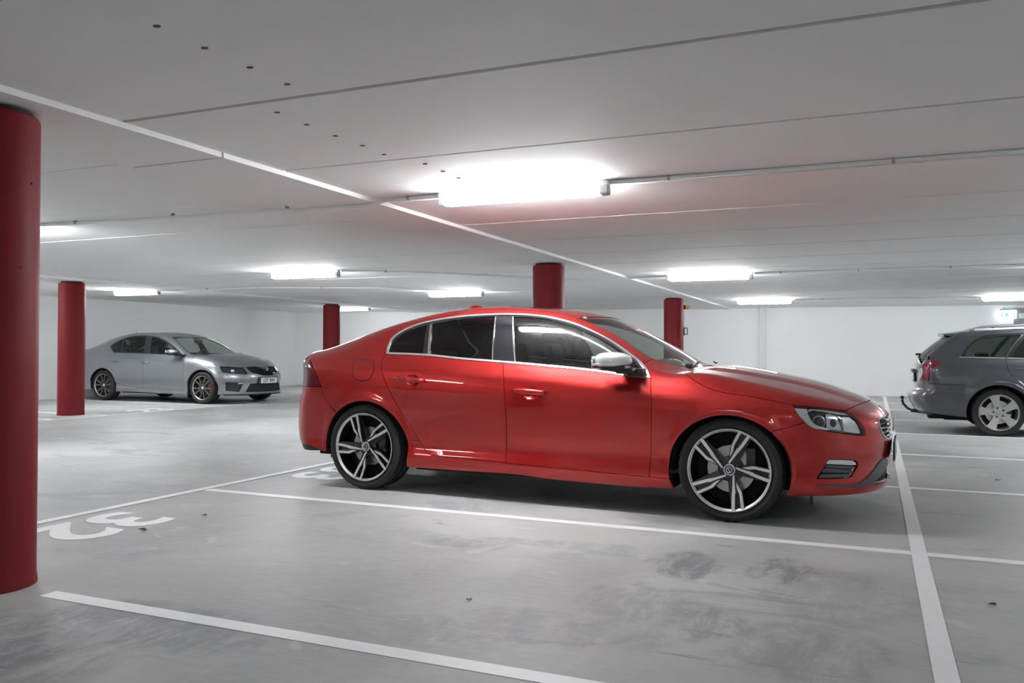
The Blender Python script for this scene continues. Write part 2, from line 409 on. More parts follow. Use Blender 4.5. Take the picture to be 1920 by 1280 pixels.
for k,y in enumerate([-2.2,.19,2.585,4.985,7.36,9.75,12.25,14.62,17.0,19.4]):
    line(-3.33 if abs(y-2.585)<.1 else -4.69,y,7.0,y) if k in(2,) else line(-4.69,y,7.0,y,.085 if y<8 else .10)
line(.218,-3,.218,22.2,.078,z=.0022); line(-4.735,-3,-4.735,22.2,.075,z=.0022)
line(-11.33,-3,-11.33,20.5,.085,z=.0022)
for y in [-2.2,.2,2.6,5.0,7.45,9.85,12.52,14.9,17.3,19.7]: line(-16.0,y,-11.37,y,.09)
def bay_no(txt,xb,yc,rot=-PI/2,size=.73,parent=fl,sx=1.12):
    cu=bpy.data.curves.new('bay_number','FONT'); cu.body=txt; cu.size=size; cu.align_x='CENTER'; cu.extrude=.0008; cu.offset=.018; cu.space_character=.98
    o=bpy.data.objects.new('bay_number',cu); COL.objects.link(o); dg=bpy.context.evaluated_depsgraph_get(); me=bpy.data.meshes.new_from_object(o.evaluated_get(dg)); bpy.data.objects.remove(o)
    o=bpy.data.objects.new('bay_number',me); COL.objects.link(o); me.materials.clear(); me.materials.append(M['line']); o.location=(xb,yc,.0015); o.rotation_euler=(0,0,rot); o.scale=(sx,1,1); o.parent=parent; return o
for n_,yc in (('31',1.3),('32',3.70),('33',6.12),('34',8.55),('35',11.0),('36',13.4)): bay_no(n_,-4.57,yc)
for n_,yc in (('24',8.6),('23',11.05),('22',13.6)): bay_no(n_,-11.42,yc,PI/2)
# walls
w1=MB().box((XL-.15,7.0,1.2),(.3,34,2.6)).obj('wall_left',M['wall']); tag(w1,kind='structure')
w2=MB().box((XR+.15,7.0,1.2),(.3,34,2.6)).obj('wall_right',M['wall']); tag(w2,kind='structure')
w4=MB().box(((XL+XR)/2,YF-.15,1.2),(XR-XL+1,.3,2.6)).obj('wall_front',M['wall']); tag(w4,kind='structure')
ang=math.atan(.105); cxm=(XL+XR)/2
w3=MB().box((0,.15,1.2),(27.5,.3,2.6)).obj('wall_back',M['wall']); w3.location=(cxm,backy(cxm),0); w3.rotation_euler=(0,0,ang); tag(w3,kind='structure')
def onback(x): return (x,backy(x))
pil=MB().box((.0,-.06,1.1),(.17,.12,2.2)).obj('pilaster',M['pipe'],w3); 
p=w3.matrix_basis.inverted()@Vector((-2.62,backy(-2.62),0)); pil.location=(p.x,0,0)
sk=MB().box((0,-.006,.03),(27,.012,.06)).obj('baseboard_back',M['wall'],w3)
# door in the back wall
dr=MB().box((0,-.02,1.06),(1.25,.04,2.12)).obj('door_1',M['doorgrey'],w3); p=w3.matrix_basis.inverted()@Vector((3.62,backy(3.62),0)); dr.location=(p.x,0,0)
tag(dr,kind='structure')
MB().box((0,-.05,1.93),(1.05,.02,.13),.004).obj('door_header',M['plast'],dr)
MB().box((-.45,-.07,1.02),(.12,.02,.02),.004).obj('door_handle',M['galv'],dr)
# ceiling of slabs and two flat beams
ce=MB().box(((XL+XR)/2,7.5,ZS+.112),(XR-XL+2,35,.2)).obj('ceiling',M['joint']); tag(ce,kind='structure')
def slabrow(x0,x1,y0,gap,drop=0,ph=0):
    ys=[]; y=y0
    while y<24: 
        a=max(y+gap/2,-9.4); b=min(y+1.2185-gap/2,24.5)
        dz=RNG.uniform(-.0015,.0015)
        MB().box(((x0+x1)/2,(a+b)/2,ZS+.06+dz),(x1-x0,b-a,.12),.0).obj('ceiling_slab',M['ceil'],ce)
        y+=1.2185
slabrow(-3.385,XR+.5,3.012-1.2185*10,.034)
slabrow(-11.6,-4.08,3.699-1.2185*10,.010)
slabrow(XL-.4,-12.3,3.012-1.2185*10,.006)
def beam(x0,x1,segs):
    for a,b in segs: MB().box(((x0+x1)/2,(a+b)/2,ZB+.08),(x1-x0,b-a,.16)).obj('beam',M['ceil'],ce)
beam(-4.08,-3.387,[(-9.3,3.69),(3.708,10.60),(10.61,17.9),(17.91,24)])
beam(-12.3,-11.6,[(-9.3,3.335),(3.345,10.60),(10.61,17.9),(17.91,24)])
# drilled weep holes in the slabs over the driving side
hm=MB()
for x,y in [(-2.271,2.158),(-2.272,2.384),(-2.263,2.619),(-2.262,2.846),(-2.574,3.168),(-2.58,3.398),(-2.576,3.634),(-2.559,3.862),(-2.565,4.088),(-2.469,4.393),(-2.468,4.62),(-2.471,4.837),(-2.467,5.075)]:
    V=[];n=10;r=.012
    for k in range(n): a=2*PI*k/n; V.append((x+r*1.25*math.cos(a),y+r*.9*math.sin(a),ZS-.0035))
    V+=[(a,b,ZS+.0) for a,b,c in V]
    MB().add(V,[tuple(range(n))[::-1]]+[(i,(i+1)%n,(i+1)%n+n,i+n) for i in range(n)]).obj('weep_hole',M['hole'],ce)
# ---------------------------------------------------------------- columns
def column(x,y,label,name='column'):
    t=empty(name,(x,y,0),label=label,cat='column',group='round red columns')
    n=48; pr=[(0,0),(.205,0),(.204,.02),(.20,.05),(.20,2.115),(.197,2.13),(.187,2.137),(0,2.137)]
    MB().lathe(pr,n,'z').obj('shaft',M['redcol'],t,auto=.6)
    MB().lathe([(0,2.135),(.16,2.135),(.16,2.16),(0,2.16)],24,'z').obj('bearing_pad',M['dark'],t,auto=.6)
    return t
cn=column(-3.70,2.56,'large red round concrete column cut by the left edge of the photo')
for q in ((.19,.061,1.823,.006),(.1995,.007,1.437,.004)):
    v,F=ellipsoid(q[:3],(q[3],q[3],q[3]*1.3),10,6); MB().add(v,F).obj('drill_hole',M['dark'],cn,smooth=True)
column(-3.745,9.82,'red round column rising behind the roof of the red car')
c5=column(-3.79,17.15,'red round column with an amber beacon and a cable on its right side')
column(-11.98,9.68,'red round column standing in front of the tail of the silver car')
column(-11.95,16.75,'slim far red column seen just left of the red car boot, beside a lit tube')
column(-3.735,-4.9,'red round column behind the camera position')
# beacon and small bracket on the far column
cs,sn=math.cos(YAW),math.sin(YAW)
def atcol(dr,z): return (-3.79+cs*dr,17.15+sn*dr,z)
t=empty('warning_beacon',atcol(.2,1.98),label='small amber warning beacon fixed high on the far red column',cat='beacon light'); t.rotation_euler=(0,0,YAW)
MB().lathe([(0,0),(.045,0),(.045,.035),(0,.035)],16,'x').obj('base',M['dark'],t,auto=.6)
MB().lathe([(.04,.035),(.045,.05),(.04,.09),(.03,.12),(0,.13)],16,'x').obj('lens',M['amber'],t,auto=.9)
t=empty('column_cable',atcol(.2,0),label='thin pale cable running down the side of the far red column',cat='cable'); t.rotation_euler=(0,0,YAW)
MB().tube([(0,0,2.13),(.03,0,2.10),(.02,0,2.0),(.012,0,1.75),(.005,0,1.6),(.015,0,1.56)],.008,6).obj('cable',M['plast'],t,smooth=True)
t=empty('column_bracket',atcol(.2,1.42),label='small black open bracket on the far red column below the beacon',cat='bracket'); t.rotation_euler=(0,0,YAW)
MB().box((.012,0,.06),(.02,.04,.16)).box((.05,0,.13),(.06,.03,.015)).box((.05,0,0),(.06,.03,.015)).box((.08,0,.065),(.012,.03,.13)).obj('frame',M['dark'],t)
# ---------------------------------------------------------------- ceiling lights and cables
def light(x0,x1,y,label,grp='tube lights on the ceiling',dy=0):
    L=x1-x0; t=empty('ceiling_light',(x0,y,ZS),label=label,cat='ceiling light',group=grp,rz=math.atan2(dy,L))
    MB().box((L/2,0,-.017),(L+.02,.068,.034),.004).obj('housing',M['plast'],t)
    MB().box((L/2,0,-.064),(L-.08,.078,.062),.018).obj('diffuser',M['lamp'],t)
    MB().box((.02,0,-.062),(.045,.082,.064),.012).obj('end_cap',M['plast'],t)
    MB().box((L-.02,0,-.062),(.06,.082,.066),.012).obj('end_cap',M['grey'],t)
    return t
light(-2.83,-1.60,5.27,'nearest lit tube light, on the ceiling above the red car')
light(-8.03,-6.88,9.80,'lit tube light left of the red car roof, nearer than the one beside it')
light(-13.40,-12.28,11.77,'lit tube light above the silver car')
light(-7.89,-6.74,14.22,'lit tube light seen just above the red car roof behind')
light(-2.78,-1.58,12.18,'lit tube light right of the middle red column above the windscreen')
light(-2.74,-1.58,18.68,'far lit tube light near the back wall above the red bonnet')
light(1.95,3.15,19.05,'lit tube light above the grey estate car and exit sign')
light(-13.05,-12.0,18.47,'far lit tube light half hidden by the slim red column')
light(-8.05,-6.9,5.2,'lit tube light hidden behind the large left column')
for i,(x,y) in enumerate([(1.95,12.2),(3.4,5.3),(-8.0,-1.6),(-2.8,-6.5),(3.0,-6.5),(-13.7,7.9),(6.6,12.2)]):  # unseen lamps added to brighten the garage, the left wall included
    light(x,x+1.2,y,'added tube light on the ceiling out of view, for brightness','added tube lights outside the view')
def cable(pts,label,clips=(),r=.014):
    t=empty('ceiling_cable',pts[0],label=label,cat='cable',group='cables clipped to the ceiling')
    o=Vector(pts[0]); MB().tube([Vector(p)-o for p in pts],r,6).obj('cable',M['plast'],t,smooth=True)
    for c in clips:
        c=Vector(c)-o; MB().box(c,(.018,.03,.03),.003).obj('cable_clip',M['grey'],t)
cz=ZS-.014
cable([(-1.58,5.27,cz),(-.5,5.29,cz),(1,5.3,cz),(2.0,5.3,cz)],'pale cable running right from the nearest tube light',[(-1.2,5.275,cz),(.1,5.295,cz),(1.1,5.3,cz)])
cable([(-2.85,5.27,cz),(-3.3,5.27,cz-.004),(-3.42,5.27,ZB-.016),(-4.05,5.25,ZB-.02),(-4.3,5.22,cz-.02),(-5.0,5.22,cz-.02),(-6.9,5.2,cz)],'pale cable sagging under the beam left of the nearest tube light',[(-3.1,5.27,cz),(-4.15,5.23,cz),(-5.3,5.22,cz),(-6.4,5.2,cz)])
cable([(-6.85,9.82,cz),(-6.0,10.3,cz),(-5.2,11.2,cz),(-4.1,12.2,ZB-.012),(-2.8,12.2,cz)],'cable crossing the ceiling from the left tubes to the far beam',[(-6.3,10.1,cz),(-4.7,11.7,cz)])
cable([(-1.55,12.2,cz),(0,12.2,cz),(1.95,12.2,cz)],'cable running right from the tube above the windscreen',[(-1.2,12.2,cz),(-.2,12.2,cz),(.9,12.2,cz)])
cable([(-1.55,18.7,cz),(0,18.8,cz),(1.95,19.05,cz)],'far cable near the back wall running to the exit sign light',[(-1.0,18.7,cz),(.2,18.85,cz)])
cable([(-12.2,11.8,cz-.01),(-11.6,11.85,ZB-.012),(-10,11.9,cz),(-8,12.8,cz),(-6.9,14.2,cz)],'cable leaving the tube light above the silver car',[(-11.2,11.86,cz),(-9,12.3,cz)])
# exit sign
ex=empty('exit_sign',(2.87,backy(2.87)-.09,1.87),rz=ang,label='lit white exit sign with green figure and arrow beside the grey door',cat='exit sign')
MB().box((0,0,.10),(.36,.03,.20),.004).obj('sign_face',M['signlit'],ex)
MB().box((0,.0,.215),(.34,.05,.03),.004).obj('sign_housing',M['grey'],ex)
MB().box((0,.03,.25),(.20,.04,.04),.004).obj('wall_bracket',M['plast'],ex)
def flat(pts,y,name,mat,par,h=.003):
    m=MB(); m.prism(pts,y,y-h); return m.obj(name,mat,par)
flat([(-.14,.03),(-.12,.03),(-.12,.17),(-.14,.17)],-.0155,'printed_door',M['signgreen'],ex)
flat([(-.10,.03),(-.08,.03),(-.05,.06),(-.03,.05),(0,.03),(.01,.04),(-.02,.08),(0,.10),(.03,.10),(.02,.12),(-.03,.13),(-.06,.11),(-.05,.08)],-.0155,'printed_figure',M['signgreen'],ex)
flat([(.13,.04),(.15,.04),(.15,.16),(.13,.16)],-.0155,'printed_arrow',M['signgreen'],ex)
# dry leaves and grit on the floor
for i,(x,y,s,l) in enumerate([(-1.6,3.25,.022,'small brown leaf fragment on the floor of the empty front bay'),(.95,8.1,.03,'dry brown leaf on the floor right of the long white line, nearer one'),(1.3,8.55,.028,'dry brown leaf on the floor near the grey car, farther one'),(-3.985,3.72,.05,'dark curled leaf lying on the painted digit two'),(-3.97,4.2,.035,'dark leaf scrap beside the painted digit three'),(.46,4.1,.03,'dark twig scrap right of the long white line in front')]):
    o=MB(); n=7; V=[]
    for k in range(n): a=2*PI*k/n; rr=s*(.4+.25*math.sin(3*a+i)); V.append((rr*math.cos(a)*1.5,rr*math.sin(a)*.7,.006+.006*math.sin(2*a+i)))
    V.append((0,0,.003)); o.add(V,[(k,(k+1)%n,n) for k in range(n)]); q=o.obj('dry_leaf',M['leaf'],None,fix=False); q.location=(x,y,.0015); tag(q,l,'leaf')

# ---------------------------------------------------------------- wheels
M['tyre']=mottled('tyre rubber',(.016,.016,.017),(.030,.030,.030),30,.62,r2=.75,spec=.35)
M['rimblack']=node_mat('gloss black alloy',(.012,.012,.014),.28,.0,.4)
M['rimcut']=node_mat('diamond cut alloy face',(.74,.74,.74),.42,.75)
M['rimdark']=node_mat('dark grey alloy',(.06,.06,.065),.35,.5,.3)
M['rimedge']=node_mat('machined spoke edge',(.38,.37,.36),.4,.8)
M['rimsilver']=node_mat('silver painted alloy',(.42,.42,.41),.35,.6,.3)
M['disc']=node_mat('brake disc steel',(.42,.40,.38),.35,.85)
M['caliper']=node_mat('dark caliper',(.05,.05,.05),.5,.3)
M['redcal']=node_mat('red caliper',(.42,.03,.02),.4)
M['bolt']=node_mat('wheel bolt',(.12,.12,.12),.35,.8)
M['capblue']=node_mat('blue cap enamel',(.01,.02,.22),.25,0,.6)
M['chrome']=node_mat('bright chrome',(.82,.83,.84),.09,1.0)
M['satin']=node_mat('satin aluminium',(.70,.71,.72),.25,.95)
M['black']=node_mat('black trim plastic',(.014,.014,.015),.42)
M['gloss']=node_mat('gloss black trim',(.012,.013,.016),.07,0,.6)
M['under']=node_mat('matt black underbody',(.008,.008,.008),.9)
def extr(poly,ya,yb,warp=None,mats=None,name='spoke',parent=None,front=1,side=0,bev=.0):
    """prism whose front face (at ya, outboard) uses material 1 and the rest material 0; warp(r) pushes inboard"""
    n=len(poly); 
    A=sum(poly[i][0]*poly[(i+1)%n][1]-poly[(i+1)%n][0]*poly[i][1] for i in range(n))
    if A<0: poly=poly[::-1]
    f=warp or (lambda r:0)
    V=[(x,ya+f(math.hypot(x,z)),z) for x,z in poly]+[(x,yb+f(math.hypot(x,z)),z) for x,z in poly]
    F=[];fm=[]
    # triangulate front as strip-friendly ngon
    F.append(tuple(range(n))); fm.append(front)
    F.append(tuple(range(2*n-1,n-1,-1))); fm.append(side)
    for i in range(n): F.append((i,i+n,(i+1)%n+n,(i+1)%n)); fm.append(side)
    return V,F,fm
def ribbon(cl):
    """centreline [(u,v,halfwidth)] -> left/right outline"""
    P=[Vector((a,b)) for a,b,c in cl]; L=[];R=[]
    for i,p in enumerate(P):
        t=(P[min(i+1,len(P)-1)]-P[max(i-1,0)]).normalized(); n=Vector((-t.y,t.x)); L.append(p+n*cl[i][2]); R.append(p-n*cl[i][2])
    return L,R
def strip_mesh(cl,ang,ya,yb,warp,V,F,fm,front=1,side=0,scale=1):
    c,s=math.cos(ang),math.sin(ang); L,R=ribbon(cl); n0=len(V); n=len(L)
    def P(p,y): 
        x,z=p.x*scale,p.y*scale; X=x*c-z*s; Z=x*s+z*c; return (X,y+warp(math.hypot(X,Z)),Z)
    for l,r in zip(L,R): V+=[P(l,ya),P(r,ya),P(l,yb),P(r,yb)]
    for i in range(n-1):
        a=n0+4*i;b=a+4
        F+=[(a,b,b+1,a+1),(a,a+2,b+2,b),(a+1,b+1,b+3,a+3),(a+2,a+3,b+3,b+2)]; fm+=[front,side,side,side]
    a=n0;b=n0+4*(n-1); F+=[(a,a+1,a+3,a+2),(b,b+2,b+3,b+1)]; fm+=[side,side]
def smooth_cl(cl,k=3):
    t=list(range(len(cl))); fx=[curve([(i,c[j]) for i,c in enumerate(cl)]) for j in range(3)]
    q=np.linspace(0,len(cl)-1,(len(cl)-1)*k+1); return [(float(fx[0](a)),float(fx[1](a)),float(fx[2](a))) for a in q]
WCACHE={}
def wheel(parent,x,y,zc,side,phase,style,R=.322,rl=.262,W=.235,flatn=140):
    """side=-1: outboard face towards -y"""
    key=(style,R,rl,round(W,3))
    if key not in WCACHE:
        G={}
        h=W/2; ya=-h
        # tyre with ribs and cut shoulder blocks
        prof=[(rl-.018,-h+.020),(rl-.004,-h+.012),(rl+.006,-h+.004),(R*.5+rl*.5,-h-.004),(R-.018,-h+.004),(R-.007,-h+.013),(R-.002,-h+.026),(R,-h+.045),(R-.007,-h+.047),(R-.007,-h+.055),(R,-h+.057),(R+.001,-.010),(R-.007,-.008),(R-.007,.008),(R+.001,.010),(R,h-.057),(R-.007,h-.055),(R-.007,h-.047),(R,h-.045),(R-.003,h-.02),(R-.016,h-.004),(R*.5+rl*.5,h+.004),(rl-.018,h-.02)]
        V=[];F=[];N=flatn;m=len(prof)
        for k in range(N):
            a=2*PI*k/N
            for i,(r,hh) in enumerate(prof):
                if k%4==0 and i in(6,7,18): r-=.006
                if k%4==0 and i==5: r-=.003
                V.append((r*math.cos(a),hh,r*math.sin(a)))
        for k in range(N):
            for i in range(m-1): k2=(k+1)%N; F.append((k*m+i,k*m+i+1,k2*m+i+1,k2*m+i))
        G['tyre']=(V,F,None,[M['tyre']],.5)
        lip={'twin':M['rimcut'],'rs':M['rimedge'],'five':M['rimsilver']}[style]; inn={'twin':M['rimblack'],'rs':M['rimdark'],'five':M['rimsilver']}[style]
        pr=[(rl-.014,-h+.030),(rl-.010,-h+.012),(rl-.002,-h+.002),(rl-.001,-h-.001),(rl-.006,-h-.001),(rl-.009,-h+.004),(rl-.018,-h+.012),(rl-.022,-h+.05),(rl-.035,-h+.09),(rl-.035,h-.06),(rl-.012,h-.01)]
        mb=MB().lathe(pr,72); fm=[]
        for k in range(72): fm+= [1 if i in(1,2,3,4,5) else 0 for i in range(len(pr)-1)]
        G['rim']=(mb.V,mb.F,fm,[inn,lip],.5)
        G['back']=(MB().lathe([(0,.02),(rl-.03,.02),(rl-.03,.03),(0,.03)],40).V,MB().lathe([(0,.02),(rl-.03,.02),(rl-.03,.03),(0,.03)],40).F,None,[M['under']],.5)
        S=[]
        if style=='twin':
            warp=lambda r:.022*max(0,1-r/rl)**1.2+(.010 if r<.05 else 0)
            for k in range(5):
                a=math.radians(72*k); V=[];F=[];fm=[]
                base=smooth_cl([(.16,0,.11),(.34,.015,.135),(.55,.02,.16),(.8,.01,.165),(.965,.0,.165)],2)
                strip_mesh(base,a,ya+.034,ya+.062,warp,V,F,fm,front=0,scale=rl)
                full=[(.985,-.115,.040),(.80,-.075,.038),(.60,-.03,.037),(.54,-.008,.043),(.45,.012,.034),(.30,.04,.026),(.14,.075,.024)]
                short=[(.985,.118,.036),(.80,.132,.034),(.64,.145,.031),(.56,.145,.036),(.46,.118,.030),(.36,.108,.012),(.31,.108,.002)]
                for cl in (full,short):
                    cl=smooth_cl(cl,3)
                    strip_mesh([(u,v,w_+.022) for u,v,w_ in cl],a,ya+.008,ya+.05,warp,V,F,fm,front=0,scale=rl)
                    strip_mesh(cl,a,ya+.002,ya+.0085,warp,V,F,fm,front=1,scale=rl)
                S.append((V,F,fm,[M['rimblack'],M['rimcut']],.6))
            hub=MB().lathe([(0,ya+.045),(.065,ya+.045),(.078,ya+.055),(.085,ya+.085),(0,ya+.09)],32)
            G['hub']=(hub.V,hub.F,None,[M['rimblack']],.6)
            ring=MB().lathe([(.026,ya+.028),(.030,ya+.025),(.036,ya+.026),(.038,ya+.034),(.030,ya+.05)],32); G['ring']=(ring.V,ring.F,None,[M['rimcut']],.6)
            cap=MB().lathe([(0,ya+.022),(.024,ya+.022),(.0265,ya+.026),(.027,ya+.05)],32); fm=[0]*len(cap.F)
            G['cap']=(cap.V,cap.F,fm,[M['black']],.6)
        elif style=='rs':
            warp=lambda r:.016*max(0,1-r/rl)
            for k in range(5):
                a=math.radians(72*k); V=[];F=[];fm=[]
                for sg in(1,-1):
                    cl=smooth_cl([(.975,.30*sg,.052),(.75,.20*sg,.05),(.5,.12*sg,.055),(.25,.07*sg,.06)],2)
                    strip_mesh(cl,a,ya+.010,ya+.05,warp,V,F,fm,front=0,scale=rl)
                    for s2 in (1,-1): strip_mesh([(u,v+s2*w_*.82,.010) for u,v,w_ in cl],a,ya+.006,ya+.012,warp,V,F,fm,front=1,scale=rl)
                S.append((V,F,fm,[M['rimdark'],M['rimedge']],.6))
            hub=MB().lathe([(0,ya+.03),(.06,ya+.03),(.07,ya+.04),(.08,ya+.07),(0,ya+.08)],28); G['hub']=(hub.V,hub.F,None,[M['rimdark']],.6)
            cap=MB().lathe([(0,ya+.018),(.026,ya+.018),(.03,ya+.024),(.03,ya+.05)],24); G['cap']=(cap.V,cap.F,None,[M['rimcut']],.6)
        else:
            warp=lambda r:.020*max(0,1-r/rl)
            for k in range(5):
                a=math.radians(72*k); V=[];F=[];fm=[]
                cl=smooth_cl([(.97,0,.36),(.86,0,.245),(.62,0,.185),(.38,0,.165),(.12,0,.15)],2)
                strip_mesh(cl,a,ya+.008,ya+.05,warp,V,F,fm,front=0,scale=rl)
                S.append((V,F,fm,[M['rimsilver'],M['rimsilver']],.5))
            hub=MB().lathe([(0,ya+.022),(.07,ya+.022),(.085,ya+.03),(.09,ya+.07),(0,ya+.08)],28); G['hub']=(hub.V,hub.F,None,[M['rimsilver']],.6)
            cap=MB().lathe([(0,ya+.018),(.020,ya+.019),(.024,ya+.023),(.024,ya+.05)],24); G['cap']=(cap.V,cap.F,None,[M['rimsilver']],.6)
        G['S']=S
        d=MB().lathe([(.05,-h+.085),(.150,-h+.085),(.152,-h+.10),(.150,-h+.115),(.05,-h+.115)],40); G['disc']=(d.V,d.F,None,[M['disc']],.5)
        # turn into mesh datablocks
        D={}
        def mk(nm,t):
            V,F,fm,mats,au=t; me=bpy.data.meshes.new(nm); me.from_pydata(V,[],F)
            for q in mats: me.materials.append(q)
            if fm: me.polygons.foreach_set('material_index',np.array(fm,dtype=np.int32))
            bm=bmesh.new(); bm.from_mesh(me); bmesh.ops.recalc_face_normals(bm,faces=bm.faces[:])
            for f in bm.faces: f.smooth=True
            for e in bm.edges:
                if len(e.link_faces)==2 and e.calc_face_angle(0)>au: e.smooth=False
            bm.to_mesh(me); bm.free(); return me
        for k in ('tyre','rim','back','hub','cap','ring','disc'):
            if k in G: D[k]=mk(k,G[k])
        D['S']=[mk('spoke',s_) for s_ in G['S']]
        b=MB().lathe([(0,ya+.038),(.008,ya+.037),(.010,ya+.044),(.011,ya+.07)],10); D['nut']=mk('wheel_bolt',(b.V,b.F,None,[M['bolt']],.6))
        WCACHE[key]=D
    D=WCACHE[key]
    root=bpy.data.objects.new('wheel',D['rim']); COL.objects.link(root); root.parent=parent; root.location=(x,y,zc)
    # phase rotates about the axle; mirrored side is turned round z
    root.rotation_euler=(0,-math.radians(phase) if side<0 else math.radians(phase),0 if side<0 else PI)
    def add(nm,me,rot=0,loc=(0,0,0),lab=None):
        o=bpy.data.objects.new(nm,me); COL.objects.link(o); o.parent=root; o.location=loc; o.rotation_euler=(0,rot,0)
        if lab: o['label']=lab
        return o
    add('tyre',D['tyre']); add('inner_well',D['back'])
    for s_ in D['S']: add('spoke',s_)
    add('hub',D['hub'])
    if 'ring' in D: add('hub_ring',D['ring'])
    add('hub_cap',D['cap'])
    add('brake_disc',D['disc'])
    for k in range(5):
        a=math.radians(72*k+(36 if style!='five' else 0)); r=.056 if style!='five' else .060
        bo=add('wheel_bolt',D['nut'],loc=(r*math.cos(a),{'twin':.006,'rs':-.008,'five':-.030}[style],r*math.sin(a)))
        if style=='five': bo.scale=(1.35,1,1.35)
    # caliper stays put: counter the phase
    cl=MB().box((.125,-W/2+.09,.06),(.06,.05,.16),.012); o=cl.obj('brake_caliper',M['redcal'] if style=='rs' else M['caliper'],root,auto=.6); 
    ph=math.radians(phase); o.rotation_euler=(0,ph,0)
    if style=='twin':
        y0=-W/2
        e=MB().lathe([(.0150,y0+.0195),(.0165,y0+.0185),(.0200,y0+.0185),(.0215,y0+.021)],28); q=e.obj('emblem_ring',M['chrome'],root,auto=.6)
        e=MB().lathe([(0,y0+.0205),(.0150,y0+.0205),(.0150,y0+.023)],24); q=e.obj('emblem_disc',M['capblue'],root,auto=.6)
        e=MB().box((0,y0+.0195,0),(.030,.002,.0045)); q=e.obj('emblem_bar',M['chrome'],root); q.rotation_euler=(0,ph+math.radians(60),0)
        e=MB().box((.020,y0+.0195,0),(.012,.002,.003)); q=e.obj('emblem_arrow',M['chrome'],root); q.rotation_euler=(0,ph-math.radians(45),0)
    return root

# ---------------------------------------------------------------- shared car helpers
def paint(name,color,metal=0,rough=.35,flake=None,coat=1.0,c2=None,spec=.5):
    m=node_mat(name,color,rough,metal,coat,spec); nt=m.node_tree; b=nt.nodes['Principled BSDF']; out=[n for n in nt.nodes if n.type=='OUTPUT_MATERIAL'][0]
    b.inputs['Coat IOR'].default_value=1.5; b.inputs['Coat Roughness'].default_value=.015
    g=nt.nodes.new('ShaderNodeNewGeometry'); mx=nt.nodes.new('ShaderNodeMixShader'); d=nt.nodes.new('ShaderNodeBsdfDiffuse'); d.inputs[0].default_value=(.02,.02,.022,1)
    nt.links.new(g.outputs['Backfacing'],mx.inputs[0]); nt.links.new(b.outputs[0],mx.inputs[1]); nt.links.new(d.outputs[0],mx.inputs[2]); nt.links.new(mx.outputs[0],out.inputs[0])
    return m
M['glassdark']=glass_mat('dark privacy glass',(.035,.037,.04))
M['glassfront']=glass_mat('green tinted side glass',(.50,.55,.52))
M['glasswind']=glass_mat('windscreen glass',(.80,.85,.82))
M['lens']=glass_mat('clear lamp cover',(.93,.95,.96))
M['trimbright']=node_mat('polished window trim',(.92,.93,.94),.28,.85)
M['mircap']=paint('silver mirror paint',(.74,.75,.76),.25,.35)
M['int']=mottled('dark cabin trim',(.022,.022,.024),(.035,.035,.037),50,.8)
M['seat']=mottled('charcoal seat cloth',(.025,.025,.028),(.045,.045,.05),80,.85)
M['redlens']=node_mat('dark red lamp lens',(.16,.003,.008),.1,0,.7)
M['redlens2']=node_mat('bright red lamp lens',(.55,.01,.015),.08,0,.7)
M['whitelens']=node_mat('clear white lamp lens',(.62,.55,.56),.1,0,.7)
M['lampgrey']=node_mat('lamp housing grey',(.17,.18,.19),.35,.4)
M['lampsilver']=node_mat('lamp reflector silver',(.74,.76,.77),.35,.45)
M['blade']=node_mat('satin graphite trim',(.10,.11,.12),.32,.5)
M['plate']=node_mat('white number plate',(.75,.76,.76),.4)
M['platetxt']=node_mat('plate black print',(.02,.02,.02),.5)
M['euroblue']=node_mat('plate blue band',(.02,.07,.45),.4)
def interior(car,xs,xr,yd,belt,xdash,seatz=.30,wheelx=None,top=1.2,half=.62):
    def seat(x,y):
        m=MB().box((x+.05,y,seatz+.12),(.52,.50,.16),.06)
        m.box((x-.24,y,seatz+.45),(.15,.48,.62),.06,Matrix.Rotation(-.28,3,'Y')); o=m.obj('front_seat',M['seat'],car,auto=.9)
        m=MB().box((x-.37,y,seatz+.83),(.09,.25,.17),.04,Matrix.Rotation(-.2,3,'Y')).tube([(x-.36,y-.06,seatz+.66),(x-.37,y-.06,seatz+.80)],.007,6).tube([(x-.36,y+.06,seatz+.66),(x-.37,y+.06,seatz+.80)],.007,6)
        m.obj('headrest',M['seat'],o,auto=.9)
    seat(xs,-yd); seat(xs,yd)
    m=MB().box((xr+.06,0,seatz+.14),(.50,half*2-.1,.16),.06).box((xr-.24,0,seatz+.43),(.15,half*2-.1,.60),.06,Matrix.Rotation(-.38,3,'Y')); o=m.obj('rear_bench',M['seat'],car,auto=.9)
    for y in (-.38,0,.38): MB().box((xr-.40,y,seatz+.78),(.08,.24,.14),.035,Matrix.Rotation(-.3,3,'Y')).obj('headrest',M['seat'],o,auto=.9)
    m=MB().box((xdash,0,belt-.13),(.50,half*2,.22),.06).box((xdash-.25,0,belt-.35),(.3,.24,.3),.04).box((xdash-.5,0,.40),(1.5,.24,.25),.04)
    m.box((xdash-.12,yd,belt-.02),(.22,.34,.10),.04); o=m.obj('dashboard',M['int'],car,auto=.9)
    wx=xdash-.40; rot=Matrix.Rotation(-.40,3,'Y'); pts=[rot@Vector((0,.185*math.cos(a),.185*math.sin(a)))+Vector((wx,yd,belt-.06)) for a in np.linspace(0,2*PI,28,endpoint=False)]
    m=MB().tube(pts,.015,8,closed=True); m.box((wx,yd,belt-.06),(.05,.12,.10),.02,rot).box((wx,yd,belt-.06),(.025,.34,.035),.01,rot).tube([(wx,yd,belt-.07),(wx+.3,yd,belt-.16)],.03,8)
    m.obj('steering_wheel',M['int'],o,auto=.9)
